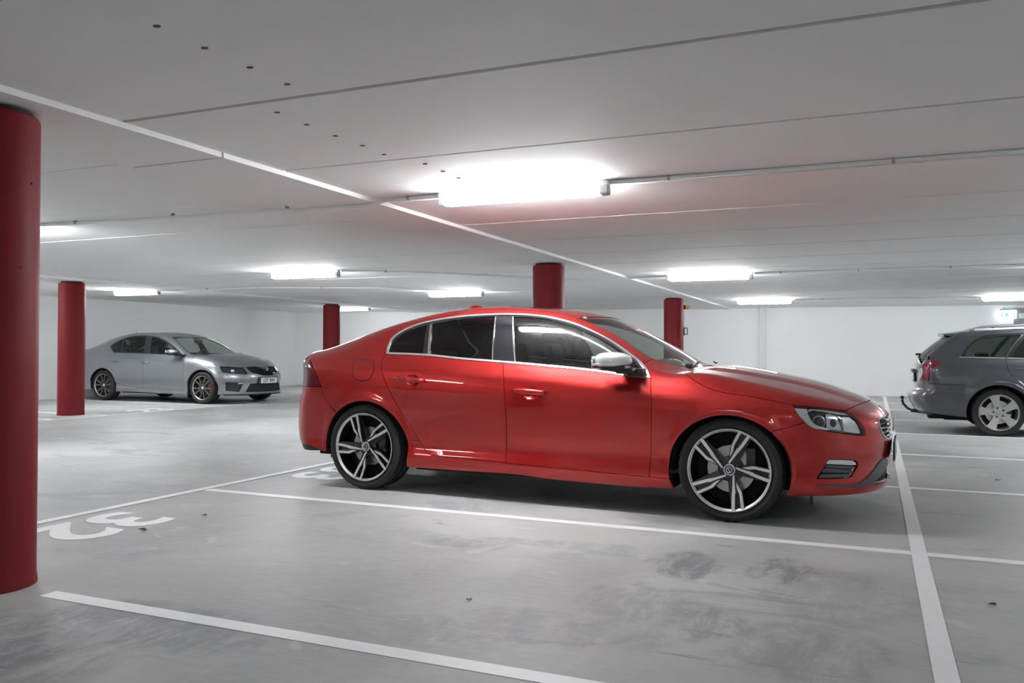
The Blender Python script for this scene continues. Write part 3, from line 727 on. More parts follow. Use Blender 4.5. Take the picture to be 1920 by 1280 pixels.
def wells(car,wb,zc,r,yin,yout,x0,x1,zt,yw=.78,zb=.17):
    for cx in (0,wb):
        for s in (1,-1):
            m=MB(); n=22; V=[];F=[]
            for k in range(n+1):
                a=math.radians(-4+188*k/n); V+=[(cx+r*math.cos(a),s*yout,zc+r*math.sin(a)),(cx+r*math.cos(a),s*yin,zc+r*math.sin(a))]
            for k in range(n): F.append((2*k,2*k+1,2*k+3,2*k+2))
            V.append((cx,s*yin,zc)); c=len(V)-1
            for k in range(n): F.append((2*k+1,c,2*k+3))
            m.add(V,F); m.obj('wheel_well',M['under'],car,fix=False)
    m=MB().box(((r+wb-r)/2,0,zb+.04),(wb-2*r-.04,2*yw,.09)).box((wb/2,0,zb+.05),(wb+1.2,2*yin-.04,.10))
    m.box((wb+.20,0,zb+.26),(.75,.96,.5)).box((-.35,0,zb+.25),(.75,1.05,.45)).box((wb/2-.1,.2,zb-.02),(1.9,.1,.06),.02)
    m.obj('underbody',M['under'],car)
def mirror_side(fn):
    for f in (0,1): fn(f)
def arrow_handle(par,x,z,y,L,mat,name='door_handle',tilt=0,flip=0,w=.022):
    pts=[];r=[]
    for k in range(9):
        t=k/8; pts.append((x-L/2+L*t,-(y+.022*math.sin(PI*t)**.5+.004),z+tilt*(t-.5))); r.append(w*(.35+.65*math.sin(PI*min(max(t,.06),.94))**.35)*.62)
    if flip: pts=[(a,-b,c) for a,b,c in pts]
    m=MB(); m.tube(pts,r,12); o=m.obj(name,mat,par,smooth=True); o.scale=(1,1,1); return o
# ---------------------------------------------------------------- RED SEDAN
def hoodcrease(x,y):
    yc=.30+.16*(3.6-x)   # crease moves outward to the rear
    a=sst(3.72,3.45,x)*sst(2.35,2.6,x)
    return a*.014*(1-sst(-.05,.09,y-yc))
VD=dict(
 w=[(-1.1,.80),(-.8,.865),(-.5,.905),(-.1,.925),(.6,.93),(1.4,.93),(2.2,.93),(2.776,.925),(3.05,.905),(3.3,.865),(3.5,.80),(3.8,.68)],
 wg=[(-1,.06),(-.5,.05),(0,.02),(.5,.005),(1.5,0),(2.6,0),(3.4,0)],
 zb=[(-1,1.0),(-.6,1.035),(-.2,1.05),(.12,1.05),(.5,1.036),(.8,1.014),(1.14,.992),(1.5,.97),(1.8,.945),(2.1,.915),(2.3,.89),(2.6,.87),(3.0,.845),(3.2,.825),(3.4,.815),(3.8,.81)],
 lo=[(.08,.16),(.18,.06),(.235,.03),(.29,.028),(.34,.040),(.48,.024),(.62,.006)],
 hi=[(-.15,.002),(-.118,.008),(-.06,.042),(0,.083),(.12,.145),(.26,.228),(.38,.312),(.5,.42)],
 flare=[(0,.318,.385,.014,.04),(2.776,.318,.385,.014,.04)],
 zc=[(-1.0,1.055),(-.85,1.078),(-.72,1.09),(-.5,1.147),(-.25,1.226),(0,1.297),(.25,1.356),(.5,1.400),(.75,1.424),(1.0,1.430),(1.25,1.414),(1.45,1.394),(1.65,1.35),(1.86,1.265),(2.034,1.180),(2.219,1.082),(2.38,.99),(2.48,.955),(2.6,.962),(2.8,.938),(2.95,.910),(3.15,.870),(3.3,.830),(3.44,.782),(3.57,.735),(3.66,.69),(3.8,.6)],
 K=[(-1,-.3),(-.4,-.25),(.3,-.1),(.8,0),(1.2,.10),(1.6,.2),(2.2,.25),(2.6,.1),(3,0),(3.8,0)],
 C=[(-1,.03),(-.5,.05),(0,.07),(.6,.085),(1.4,.085),(2.0,.06),(2.5,.05),(3,.09),(3.7,.12)],
 xn=[(.05,3.5),(.12,3.60),(.18,3.665),(.25,3.69),(.31,3.69),(.36,3.685),(.45,3.695),(.55,3.697),(.64,3.700),(.70,3.69),(.76,3.65),(.9,3.5)],
 xr=[(.05,-.6),(.2,-.80),(.28,-.88),(.38,-.915),(.5,-.92),(.64,-.905),(.75,-.875),(.9,-.865),(1.0,-.875),(1.06,-.83),(1.2,-.7)],
 front=(.52,2.6), rear=(.30,3.2), kf=.12, kr=.10,
 kt=[(-1,.10),(0,.10),(.6,.10),(1.4,.09),(2.2,.06),(2.6,.09),(3.8,.12)],
 z0=.45, xf=2.7, xb=.1, tbump=[hoodcrease])
V=Shape(VD)

VC={k:np.array(v) for k,v in json.loads('''{"chromeout_up":[[0.157,-0.849,1.046],[0.154,-0.841,1.059],[0.15,-0.832,1.072],[0.147,-0.824,1.085],[0.146,-0.816,1.097],[0.146,-0.804,1.116],[0.146,-0.792,1.134],[0.149,-0.781,1.152],[0.156,-0.772,1.168],[0.168,-0.762,1.184],[0.184,-0.753,1.199],[0.202,-0.745,1.212],[0.221,-0.738,1.224],[0.245,-0.729,1.237],[0.27,-0.721,1.25],[0.297,-0.713,1.261],[0.324,-0.706,1.271],[0.354,-0.698,1.281],[0.386,-0.692,1.29],[0.418,-0.686,1.298],[0.451,-0.681,1.305],[0.5,-0.674,1.313],[0.55,-0.669,1.321],[0.599,-0.663,1.328],[0.649,-0.657,1.334],[0.697,-0.652,1.339],[0.746,-0.647,1.343],[0.796,-0.643,1.346],[0.845,-0.639,1.348],[0.897,-0.635,1.351],[0.95,-0.632,1.352],[1.002,-0.628,1.353],[1.054,-0.624,1.353],[1.102,-0.621,1.352],[1.15,-0.619,1.351],[1.199,-0.617,1.349],[1.247,-0.617,1.346],[1.296,-0.618,1.342],[1.345,-0.62,1.337],[1.393,-0.622,1.331],[1.441,-0.625,1.323],[1.491,-0.63,1.313],[1.54,-0.636,1.301],[1.588,-0.641,1.289],[1.635,-0.646,1.274],[1.683,-0.651,1.257],[1.731,-0.657,1.238],[1.778,-0.663,1.218],[1.823,-0.668,1.198],[1.854,-0.671,1.183],[1.885,-0.674,1.168],[1.915,-0.678,1.152],[1.945,-0.683,1.135],[1.977,-0.69,1.116],[2.009,-0.699,1.097],[2.04,-0.709,1.078],[2.071,-0.72,1.058],[2.094,-0.727,1.044],[2.116,-0.733,1.03],[2.138,-0.74,1.015],[2.16,-0.751,1.0],[2.175,-0.761,0.988],[2.19,-0.773,0.975],[2.205,-0.786,0.962],[2.218,-0.8,0.948],[2.228,-0.811,0.936],[2.236,-0.822,0.924],[2.243,-0.833,0.911],[2.25,-0.842,0.899]],
 "belt":[[0.159,-0.852,1.042],[0.253,-0.852,1.039],[0.346,-0.851,1.037],[0.437,-0.85,1.034],[0.527,-0.85,1.03],[0.603,-0.85,1.025],[0.678,-0.851,1.018],[0.753,-0.851,1.011],[0.827,-0.852,1.005],[0.912,-0.852,1.0],[0.996,-0.851,0.995],[1.079,-0.851,0.99],[1.161,-0.851,0.985],[1.257,-0.851,0.979],[1.352,-0.852,0.973],[1.446,-0.852,0.966],[1.538,-0.852,0.959],[1.613,-0.852,0.954],[1.687,-0.852,0.948],[1.76,-0.852,0.942],[1.832,-0.852,0.936],[1.888,-0.852,0.93],[1.944,-0.853,0.923],[1.999,-0.854,0.916],[2.053,-0.855,0.909],[2.082,-0.855,0.906],[2.111,-0.854,0.903],[2.14,-0.854,0.9],[2.168,-0.852,0.898],[2.189,-0.851,0.897],[2.21,-0.849,0.897],[2.23,-0.847,0.897],[2.251,-0.844,0.896]],
 "dB_lo":[[1.161,-0.851,0.985],[1.178,-0.88,0.942],[1.194,-0.908,0.899],[1.205,-0.925,0.856],[1.21,-0.931,0.813],[1.217,-0.933,0.746],[1.22,-0.929,0.679],[1.223,-0.923,0.611],[1.222,-0.915,0.543],[1.219,-0.906,0.477],[1.213,-0.893,0.409],[1.21,-0.89,0.342],[1.215,-0.903,0.278]],
 "dR":[[0.159,-0.852,1.042],[0.154,-0.858,1.033],[0.149,-0.864,1.025],[0.144,-0.87,1.015],[0.143,-0.877,1.006],[0.144,-0.887,0.991],[0.147,-0.897,0.976],[0.153,-0.907,0.961],[0.159,-0.916,0.946],[0.17,-0.924,0.921],[0.179,-0.928,0.897],[0.19,-0.932,0.874],[0.201,-0.934,0.85],[0.215,-0.935,0.823],[0.23,-0.936,0.796],[0.244,-0.935,0.77],[0.259,-0.934,0.744],[0.275,-0.933,0.717],[0.292,-0.931,0.69],[0.309,-0.929,0.664],[0.326,-0.926,0.638],[0.348,-0.924,0.605],[0.371,-0.92,0.573],[0.393,-0.915,0.541],[0.415,-0.91,0.509],[0.433,-0.906,0.481],[0.452,-0.902,0.454],[0.469,-0.896,0.426],[0.487,-0.891,0.398],[0.499,-0.889,0.379],[0.512,-0.888,0.359],[0.526,-0.89,0.341],[0.544,-0.893,0.324],[0.556,-0.896,0.317],[0.569,-0.897,0.31],[0.583,-0.899,0.305],[0.596,-0.901,0.299]],
 "dF":[[2.251,-0.844,0.896],[2.263,-0.88,0.845],[2.274,-0.913,0.795],[2.28,-0.928,0.744],[2.281,-0.93,0.693],[2.28,-0.923,0.615],[2.276,-0.914,0.536],[2.272,-0.902,0.457],[2.266,-0.889,0.377],[2.264,-0.889,0.345],[2.263,-0.897,0.313],[2.262,-0.903,0.281],[2.259,-0.903,0.249]],
 "door_lo_r":[[0.596,-0.901,0.299],[0.663,-0.901,0.296],[0.729,-0.902,0.293],[0.794,-0.902,0.291],[0.859,-0.903,0.289],[0.95,-0.903,0.286],[1.039,-0.903,0.283],[1.128,-0.903,0.281],[1.215,-0.903,0.278]],
 "door_lo_f":[[1.209,-0.904,0.275],[1.345,-0.904,0.271],[1.479,-0.904,0.268],[1.61,-0.904,0.265],[1.739,-0.904,0.262],[1.873,-0.904,0.258],[2.004,-0.904,0.255],[2.133,-0.903,0.252],[2.259,-0.903,0.249]],
 "fend_lo":[[2.259,-0.903,0.249],[2.38,-0.912,0.248]],
 "sill_lo":[[0.424,-0.878,0.191],[0.497,-0.878,0.191],[0.57,-0.878,0.191],[0.642,-0.878,0.192],[0.713,-0.879,0.192],[0.852,-0.88,0.193],[0.988,-0.881,0.195],[1.121,-0.881,0.197],[1.251,-0.881,0.196],[1.342,-0.879,0.192],[1.432,-0.875,0.187],[1.52,-0.871,0.181],[1.608,-0.868,0.177],[1.753,-0.866,0.174],[1.896,-0.864,0.171],[2.036,-0.862,0.169],[2.173,-0.862,0.169],[2.225,-0.862,0.17],[2.276,-0.864,0.172],[2.328,-0.866,0.174],[2.379,-0.87,0.177]],
 "hoodside":[[2.349,-0.487,0.971],[2.353,-0.494,0.968],[2.358,-0.502,0.966],[2.363,-0.509,0.963],[2.367,-0.516,0.96],[2.398,-0.569,0.944],[2.447,-0.698,0.931],[2.487,-0.795,0.917],[2.51,-0.815,0.903],[2.536,-0.83,0.888],[2.562,-0.842,0.873],[2.589,-0.851,0.86],[2.615,-0.858,0.849],[2.646,-0.865,0.838],[2.677,-0.87,0.828],[2.708,-0.874,0.82],[2.739,-0.876,0.814],[2.778,-0.876,0.807],[2.816,-0.875,0.803],[2.854,-0.872,0.799],[2.892,-0.871,0.794],[2.937,-0.869,0.787],[2.981,-0.868,0.779],[3.025,-0.866,0.771],[3.068,-0.863,0.763],[3.09,-0.861,0.758],[3.112,-0.86,0.754],[3.134,-0.857,0.749],[3.156,-0.853,0.745]],
 "hoodlamp":[[3.156,-0.853,0.745],[3.176,-0.846,0.744],[3.195,-0.837,0.743],[3.215,-0.828,0.742],[3.235,-0.818,0.74],[3.265,-0.801,0.737],[3.295,-0.782,0.734],[3.325,-0.762,0.73],[3.355,-0.738,0.726],[3.379,-0.718,0.722],[3.402,-0.696,0.718],[3.426,-0.672,0.714],[3.449,-0.645,0.71]],
 "hoodfront":[[3.449,-0.645,0.71],[3.46,-0.616,0.716],[3.471,-0.582,0.722],[3.481,-0.543,0.728],[3.492,-0.499,0.733],[3.503,-0.45,0.736],[3.514,-0.395,0.739],[3.527,-0.349,0.741],[3.539,-0.302,0.745],[3.546,-0.259,0.746],[3.552,-0.193,0.747],[3.557,-0.111,0.747],[3.562,-0.003,0.746]],
 "fbseam":[[3.048,-0.91,0.588],[3.067,-0.906,0.592],[3.086,-0.9,0.597],[3.105,-0.894,0.602],[3.123,-0.89,0.607],[3.14,-0.887,0.613],[3.157,-0.883,0.618],[3.173,-0.879,0.624],[3.19,-0.875,0.63],[3.199,-0.872,0.633],[3.208,-0.868,0.636],[3.217,-0.865,0.639],[3.227,-0.861,0.642]],
 "headlight":[[3.156,-0.856,0.742],[3.182,-0.845,0.741],[3.209,-0.833,0.74],[3.235,-0.82,0.738],[3.27,-0.8,0.735],[3.304,-0.777,0.732],[3.339,-0.752,0.727],[3.376,-0.722,0.721],[3.414,-0.688,0.714],[3.45,-0.654,0.704],[3.467,-0.64,0.696],[3.484,-0.629,0.686],[3.499,-0.62,0.674],[3.511,-0.612,0.661],[3.521,-0.606,0.646],[3.531,-0.599,0.63],[3.538,-0.592,0.618],[3.544,-0.585,0.606],[3.549,-0.577,0.593],[3.552,-0.571,0.582],[3.555,-0.566,0.57],[3.555,-0.565,0.56],[3.553,-0.568,0.556],[3.548,-0.575,0.553],[3.543,-0.582,0.552],[3.495,-0.647,0.56],[3.446,-0.702,0.568],[3.398,-0.748,0.578],[3.361,-0.779,0.586],[3.323,-0.806,0.594],[3.287,-0.829,0.605],[3.273,-0.837,0.61],[3.259,-0.844,0.618],[3.247,-0.851,0.627],[3.232,-0.858,0.64],[3.219,-0.865,0.654],[3.206,-0.87,0.669],[3.196,-0.872,0.682],[3.186,-0.873,0.696],[3.177,-0.871,0.71],[3.17,-0.867,0.721],[3.163,-0.862,0.731],[3.156,-0.856,0.742]],
 "fog":[[3.369,-0.759,0.413],[3.426,-0.712,0.411],[3.487,-0.646,0.405],[3.506,-0.62,0.393],[3.514,-0.607,0.376],[3.51,-0.611,0.359],[3.494,-0.637,0.329],[3.478,-0.66,0.301],[3.459,-0.681,0.296],[3.378,-0.755,0.295],[3.29,-0.813,0.298],[3.306,-0.798,0.327],[3.33,-0.78,0.364],[3.349,-0.771,0.399]],
 "grill":[[3.67,-0.081,0.653],[3.664,-0.161,0.656],[3.657,-0.218,0.658],[3.651,-0.263,0.658],[3.64,-0.32,0.656],[3.63,-0.366,0.653],[3.623,-0.4,0.648],[3.622,-0.415,0.64],[3.624,-0.421,0.629],[3.627,-0.423,0.617],[3.63,-0.422,0.604],[3.633,-0.417,0.591],[3.637,-0.409,0.578],[3.64,-0.399,0.566],[3.644,-0.387,0.555],[3.649,-0.373,0.544],[3.654,-0.357,0.534],[3.659,-0.337,0.524],[3.665,-0.316,0.514]],
 "blade_up":[[3.292,-0.813,0.255],[3.318,-0.797,0.257],[3.343,-0.781,0.258],[3.369,-0.763,0.258],[3.408,-0.73,0.257],[3.448,-0.693,0.256],[3.487,-0.648,0.254],[3.5,-0.632,0.254],[3.513,-0.616,0.256],[3.525,-0.6,0.259],[3.537,-0.584,0.266],[3.548,-0.568,0.275],[3.558,-0.551,0.284],[3.571,-0.528,0.298],[3.584,-0.505,0.312],[3.596,-0.479,0.327],[3.607,-0.452,0.342],[3.617,-0.425,0.359],[3.629,-0.397,0.374],[3.633,-0.386,0.379],[3.638,-0.373,0.382],[3.643,-0.357,0.383],[3.652,-0.325,0.382],[3.661,-0.285,0.378],[3.671,-0.234,0.373]],
 "blade_lo":[[3.292,-0.812,0.253],[3.318,-0.797,0.25],[3.343,-0.78,0.247],[3.369,-0.761,0.244],[3.416,-0.721,0.241],[3.463,-0.673,0.238],[3.51,-0.614,0.235],[3.53,-0.588,0.235],[3.549,-0.56,0.236],[3.567,-0.531,0.239],[3.58,-0.509,0.243],[3.593,-0.487,0.249],[3.605,-0.465,0.256],[3.614,-0.448,0.264],[3.622,-0.431,0.272],[3.629,-0.412,0.281],[3.637,-0.389,0.29],[3.645,-0.364,0.298],[3.653,-0.338,0.307],[3.659,-0.311,0.317],[3.665,-0.281,0.327],[3.671,-0.244,0.336]],
 "wsside":[[1.626,-0.56,1.313],[1.663,-0.558,1.299],[1.697,-0.552,1.285],[1.731,-0.546,1.271],[1.766,-0.541,1.257],[1.808,-0.538,1.238],[1.849,-0.535,1.218],[1.89,-0.535,1.198],[1.932,-0.538,1.176],[1.969,-0.548,1.155],[2.006,-0.564,1.133],[2.042,-0.581,1.11],[2.078,-0.594,1.088],[2.108,-0.601,1.071],[2.138,-0.606,1.054],[2.167,-0.607,1.037],[2.196,-0.609,1.02]],
 "wsbase":[[2.196,-0.609,1.02],[2.215,-0.595,1.013],[2.233,-0.582,1.006],[2.252,-0.569,0.999],[2.271,-0.554,0.993],[2.291,-0.538,0.987],[2.312,-0.522,0.98],[2.333,-0.504,0.975],[2.352,-0.478,0.971],[2.374,-0.434,0.968],[2.394,-0.378,0.967],[2.413,-0.315,0.966],[2.432,-0.25,0.965]],
 "apseam":[[2.196,-0.609,1.02],[2.173,-0.759,0.989]],
 "tail":[[-0.64,-0.818,0.986],[-0.589,-0.836,0.992],[-0.497,-0.897,0.925],[-0.444,-0.913,0.85],[-0.405,-0.918,0.781],[-0.492,-0.911,0.777],[-0.569,-0.89,0.78]],
 "rb_lo":[[-0.692,-0.811,0.326],[-0.653,-0.835,0.31],[-0.6,-0.859,0.307],[-0.554,-0.868,0.306],[-0.517,-0.874,0.296],[-0.482,-0.879,0.285],[-0.428,-0.888,0.274],[-0.372,-0.9,0.265]],
 "lamprear":[[3.227,-0.861,0.642],[3.22,-0.864,0.651],[3.213,-0.867,0.66],[3.206,-0.87,0.669],[3.196,-0.872,0.682],[3.186,-0.872,0.696],[3.177,-0.871,0.71],[3.169,-0.867,0.721],[3.163,-0.861,0.733],[3.156,-0.853,0.745]],
 "roofseam":[[0.996,-0.585,1.382],[1.054,-0.582,1.381],[1.111,-0.576,1.38],[1.167,-0.57,1.379],[1.223,-0.565,1.377],[1.272,-0.564,1.374],[1.32,-0.565,1.37],[1.369,-0.565,1.365],[1.415,-0.563,1.359],[1.449,-0.561,1.355],[1.483,-0.559,1.35],[1.517,-0.557,1.344],[1.55,-0.554,1.337],[1.568,-0.555,1.332],[1.588,-0.559,1.326],[1.607,-0.562,1.319],[1.625,-0.563,1.312]],
 "rbseam":[[-0.405,-0.918,0.781],[-0.401,-0.918,0.764],[-0.397,-0.917,0.746],[-0.393,-0.917,0.729],[-0.386,-0.916,0.713],[-0.374,-0.915,0.697],[-0.36,-0.915,0.681],[-0.344,-0.914,0.665],[-0.33,-0.914,0.65],[-0.325,-0.914,0.644],[-0.32,-0.914,0.639],[-0.314,-0.914,0.634],[-0.309,-0.915,0.628]],
 "fuel":[[-0.112,-0.886,0.985],[-0.104,-0.884,0.99],[-0.096,-0.881,0.994],[-0.087,-0.88,0.996],[-0.044,-0.88,0.998],[-0.001,-0.881,0.998],[0.042,-0.884,0.995],[0.054,-0.886,0.992],[0.065,-0.889,0.987],[0.074,-0.893,0.981],[0.083,-0.904,0.966],[0.089,-0.914,0.949],[0.091,-0.921,0.933],[0.088,-0.926,0.912],[0.084,-0.929,0.892],[0.076,-0.931,0.872],[0.069,-0.932,0.861],[0.06,-0.933,0.851],[0.048,-0.933,0.845],[0.017,-0.933,0.84],[-0.016,-0.932,0.838],[-0.049,-0.931,0.841],[-0.062,-0.931,0.845],[-0.075,-0.93,0.853],[-0.084,-0.929,0.863],[-0.093,-0.926,0.884],[-0.1,-0.922,0.907],[-0.104,-0.918,0.93],[-0.107,-0.91,0.948],[-0.109,-0.899,0.967],[-0.112,-0.886,0.985]],
 "glass_rq":[[0.183,-0.845,1.052],[0.175,-0.812,1.103],[0.196,-0.778,1.159],[0.264,-0.748,1.212],[0.365,-0.726,1.249],[0.441,-0.715,1.266],[0.456,-0.775,1.165],[0.481,-0.842,1.044]],
 "glass_r":[[0.476,-0.71,1.273],[0.662,-0.682,1.308],[0.857,-0.662,1.326],[0.998,-0.651,1.331],[1.038,-0.76,1.164],[1.067,-0.841,1.007],[0.794,-0.841,1.025],[0.534,-0.844,1.038]],
 "glass_f":[[1.151,-0.646,1.327],[1.258,-0.64,1.326],[1.438,-0.647,1.305],[1.634,-0.673,1.252],[1.824,-0.703,1.176],[1.963,-0.735,1.102],[2.102,-0.781,1.01],[2.185,-0.818,0.942],[2.209,-0.844,0.904],[2.056,-0.846,0.923],[1.828,-0.841,0.954],[1.533,-0.841,0.978],[1.261,-0.841,0.994]]}''').items()}
RED=paint('red car paint',(.44,.017,.015),.70,.37,spec=.2)
RED_POSE=((-3.584,6.412,0),math.radians(-2.09))
red=empty('sedan_car',RED_POSE[0],RED_POSE[1],label='large glossy red sedan with black and silver twin spoke wheels, front centre',cat='car')
S=V
def L(kind,q): return S.lift(kind,np.array(q,float))
A_f=lambda a,b,n=28: arch(2.770,.318,.378,.355,a,b,S,n)
A_r=lambda a,b,n=28: arch(.012,.318,.385,.362,a,b,S,n)
def angf(P,cx,a,b): return math.degrees(math.atan2((P[2]-.318)/b,(P[0]-cx)/a))
def half(q,k): return q[:k]
# --- windows outline
winO=np.vstack([VC['chromeout_up'],VC['belt'][::-1]])
def build_side(f):
    P=lambda name,kind,outer,mat,parent=None,**k: panel(S,name,kind,outer,mat,parent or red,flip=f,**k)
    mf=(lambda q: np.asarray(q,float))
    # glasshouse
    w2=S.par('C',winO); w2=dedupe(w2); tin=inset(w2,.0170); tout=inset(w2,.0015)
    P('window_chrome','C',tout,M['trimbright'],holes=[tin],off=.004,fold=.012,ins=0)
    fr=P('window_frame','C',inset(w2,.011),M['gloss'],holes=[VC['glass_rq'],VC['glass_r'],VC['glass_f']],off=-.003,fold=.01,ins=0)
    # doors
    belt=VC['belt']; ib=int(np.argmin(np.abs(belt[:,0]-VC['dB_lo'][0,0])))
    def bowl(hx,hz,rx,rz,d=.030):
        def off(Q):
            r=((Q[:,0]-hx)/rx)**2+((Q[:,2]-hz)/rz)**2; return np.where(r<1,-d*(1-np.clip(r,0,1))**.8,0)
        g=np.stack(np.meshgrid(np.linspace(hx-rx*1.15,hx+rx*1.15,17),np.linspace(hz-rz*1.15,hz+rz*1.15,17)),-1).reshape(-1,2)
        return off,S.lift('S',g)
    off,ex=bowl(.446,.848,.062,.047)
    rd=P('rear_door','C',np.vstack([belt[:ib+1],VC['dB_lo'],VC['door_lo_r'][::-1],VC['dR'][::-1]]),RED,off=off,extra=ex)
    off,ex=bowl(1.415,.778,.062,.047)
    fd=P('front_door','C',np.vstack([belt[ib:],VC['dF'],VC['door_lo_f'][::-1],VC['dB_lo'][::-1]]),RED,off=off,extra=ex)
    for (par,x,z) in ((rd,.425,.853),(fd,1.405,.789)):
        arrow_handle(par,x,z,float(-S.lift('S',[[x,z]])[0,1])-.0,.25,RED,flip=f,tilt=-.012,w=.036)
    P('side_window','C',VC['glass_r'],M['glassdark'],rd,off=-.006,fold=.004,ins=-.003)
    P('side_window','C',VC['glass_f'],M['glassfront'],fd,off=-.006,fold=.004,ins=-.003)
    P('quarter_window','C',VC['glass_rq'],M['glassdark'],fr,off=-.006,fold=.004,ins=-.003)
    # thin bright strips on the pillars
    def strip(p1,p2,w_,nm='pillar_strip',mat='chrome'):
        a=S.par('C',np.array([p1,p2])); d=a[1]-a[0]; d/=np.hypot(*d); n=np.array([-d[1],d[0]])*w_; P(nm,'C',np.array([a[0]+n,a[1]+n,a[1]-n,a[0]-n]),M[mat],fr,off=.002,fold=.006,ins=0)
    strip(VC['glass_r'][0],VC['glass_r'][7],.009); strip(VC['glass_r'][3]+[.004,0,0],VC['glass_r'][5]+[.004,0,0],.004); strip(VC['glass_f'][0]-[.008,0,0],VC['glass_f'][12]-[.008,0,0],.005)
    # front fender
    fb0=VC['fbseam'][0]; af=angf(fb0,2.770,.378,.355)
    wb=VC['wsbase']; i0=int(np.argmin(np.abs(wb[:,0]-VC['hoodside'][0,0])))
    ch=VC['chromeout_up']; j0=int(np.argmin(np.linalg.norm(ch-VC['apseam'][1],axis=1)))
    fender=np.vstack([VC['dF'],VC['fend_lo'],A_f(191,af,34),VC['fbseam'],VC['lamprear'],VC['hoodside'][::-1],wb[:i0+1][::-1],VC['apseam'],ch[j0:]])
    P('front_fender','C',fender,RED)
    # sill
    zs=.392; dR=VC['dR']; k=int(np.argmin(np.abs(dR[:,2]-zs))); a_s=math.degrees(math.atan2((zs-.318)/.362,.385*.985/.385)); seam=A_r(11.5,11.5,1)
    si=np.vstack([VC['sill_lo'],A_f(203,191,4),VC['fend_lo'][::-1],VC['dF'][-1:],VC['door_lo_f'][::-1],VC['door_lo_r'][::-1],dR[k:][::-1],A_r(12,-20,10)])
    P('sill','C',si,RED)
    # quarter + roof rail + pillars in one pressing
    rb=VC['rbseam']; ar=angf(rb[-1],.012,.385,.362)
    tl=VC['tail']
    cp=L('T',[(-.70,-.70),(-.60,-.70),(-.47,-.675),(-.44,-.655),(-.36,-.64),(-.2,-.615),(0,-.585),(.2,-.56),(.31,-.548),(.5,-.553),(.75,-.56)])
    q=np.vstack([dR[:k+1],A_r(12,ar,40),rb[::-1][1:],tl[4:0:-1],cp,VC['roofseam'],VC['wsside'],VC['apseam'][1:],ch[:j0+1][::-1]])
    P('rear_quarter','C',q,RED,holes=[])
    P('fuel_flap','C',VC['fuel'],RED,off=.0012,fold=.003,ins=.002) if not f else None
    g2=inset(dedupe(S.par('C',VC['fuel'])),-.0045)
    if not f: P('fuel_flap_gap','C',g2,M['dark'],off=.0004,fold=.001,ins=0)
    # tail lamp
    t=np.vstack([tl[1:5],tl[5:],L('R',[(.86,.80),(.80,.82),(.80,.99),(.93,1.0)])]) if 0 else tl
    P('tail_lamp','R',np.vstack([tl[1:5],L('R',[(-.80,.775),(-.66,.79),(-.60,.85),(-.62,.95),(-.70,.985)])]),M['redlens'],off=.002)
    P('lamp_backing','R',L('R',[(-.60,.78),(-.97,.80),(-.92,.93),(-.84,1.03),(-.70,1.045),(-.60,1.04)]),RED,off=-.012,fold=.01)
    # headlight: cover, housing, bezel, projector, reflector
    hl=VC['headlight']; lens=P('headlight','F',hl,M['lens'],off=.001,fold=.015,ins=.003)
    hs=lambda zb: headpix(zb)
    P('lamp_housing','F',hl,M['lampgrey'],lens,off=-.045,fold=-.045,ins=.004)
    return rd,fd,lens
side0=build_side(0); side1=build_side(1)
# roof, glass, bonnet
rs=np.vstack([L('T',[(.31,-.548),(.5,-.553),(.75,-.56)]),VC['roofseam']])
hdr=L('T',[(1.645,-.42),(1.672,-.25),(1.683,-.1),(1.685,0)])
rr=L('T',[(.26,0),(.265,-.2),(.285,-.4)])
panel(S,'roof','T',sym(np.vstack([rr,rs,hdr])),RED,red,step=.035)
ws=np.vstack([hdr[::-1],VC['wsside'],VC['wsbase'][:-4],L('T',[(2.40,-.32),(2.425,-.15),(2.43,0)])])
wsp=panel(S,'windscreen','T',sym(ws),M['glasswind'],red,off=-.004,fold=.006,step=.04)
wi=inset(dedupe(S.par('T',sym(ws))),.028)
panel(S,'windscreen_border','T',sym(ws),M['gloss'],wsp,holes=[wi],off=-.008,fold=.003,step=.04)
rw=np.vstack([L('T',[(-.485,0),(-.48,-.25),(-.46,-.5),(-.44,-.655),(-.36,-.64),(-.2,-.615),(0,-.585),(.2,-.56),(.31,-.548),(.285,-.4),(.265,-.2),(.26,0)])])
panel(S,'rear_window','T',sym(rw),M['glassdark'],red,off=-.004,fold=.006,step=.04)
tk=L('T',[(-.755,0),(-.745,-.3),(-.71,-.6),(-.70,-.70),(-.60,-.70),(-.47,-.675),(-.44,-.655),(-.46,-.5),(-.48,-.25),(-.485,0)])
panel(S,'boot_lid','T',sym(tk),RED,red,step=.035)
panel(S,'boot_face','R',sym(np.vstack([L('R',[(0,.60),(-.3,.60),(-.52,.63),(-.62,.74),(-.78,.775),(-.80,.88),(-.79,.98)]),L('T',[(-.705,-.68),(-.72,-.60),(-.75,-.3),(-.76,0)])])),RED,red,step=.035,off=-.003)
# spoiler lip
m=MB(); pts=[(-.79+.10*(y/.6)**2,y,1.062-.012*(y/.6)**2) for y in np.linspace(-.60,.60,15)]
m.tube(pts,[.006]+[.014]*13+[.006],10); 
for a,b in zip(pts[:-1],pts[1:]): m.add([a,b,(b[0]+.10,b[1],b[2]-.0),(a[0]+.10,a[1],a[2]-.0)],[(0,1,2,3)])
m.obj('spoiler_lip',RED,red,smooth=True)
hb=L('T',[(2.40,-.42),(2.437,-.25),(2.458,-.1),(2.46,0)])
hood=np.vstack([hb[::-1],VC['hoodside'],VC['hoodlamp'],VC['hoodfront']])
panel(S,'bonnet','C',sym(hood),RED,red,step=.026)
panel(S,'cowl','T',sym(L('T',[(2.36,0),(2.35,-.25),(2.33,-.4),(2.25,-.58),(2.36,-.50),(2.44,-.42),(2.49,-.25),(2.51,0)])),M['black'],red,off=-.022,fold=.01)
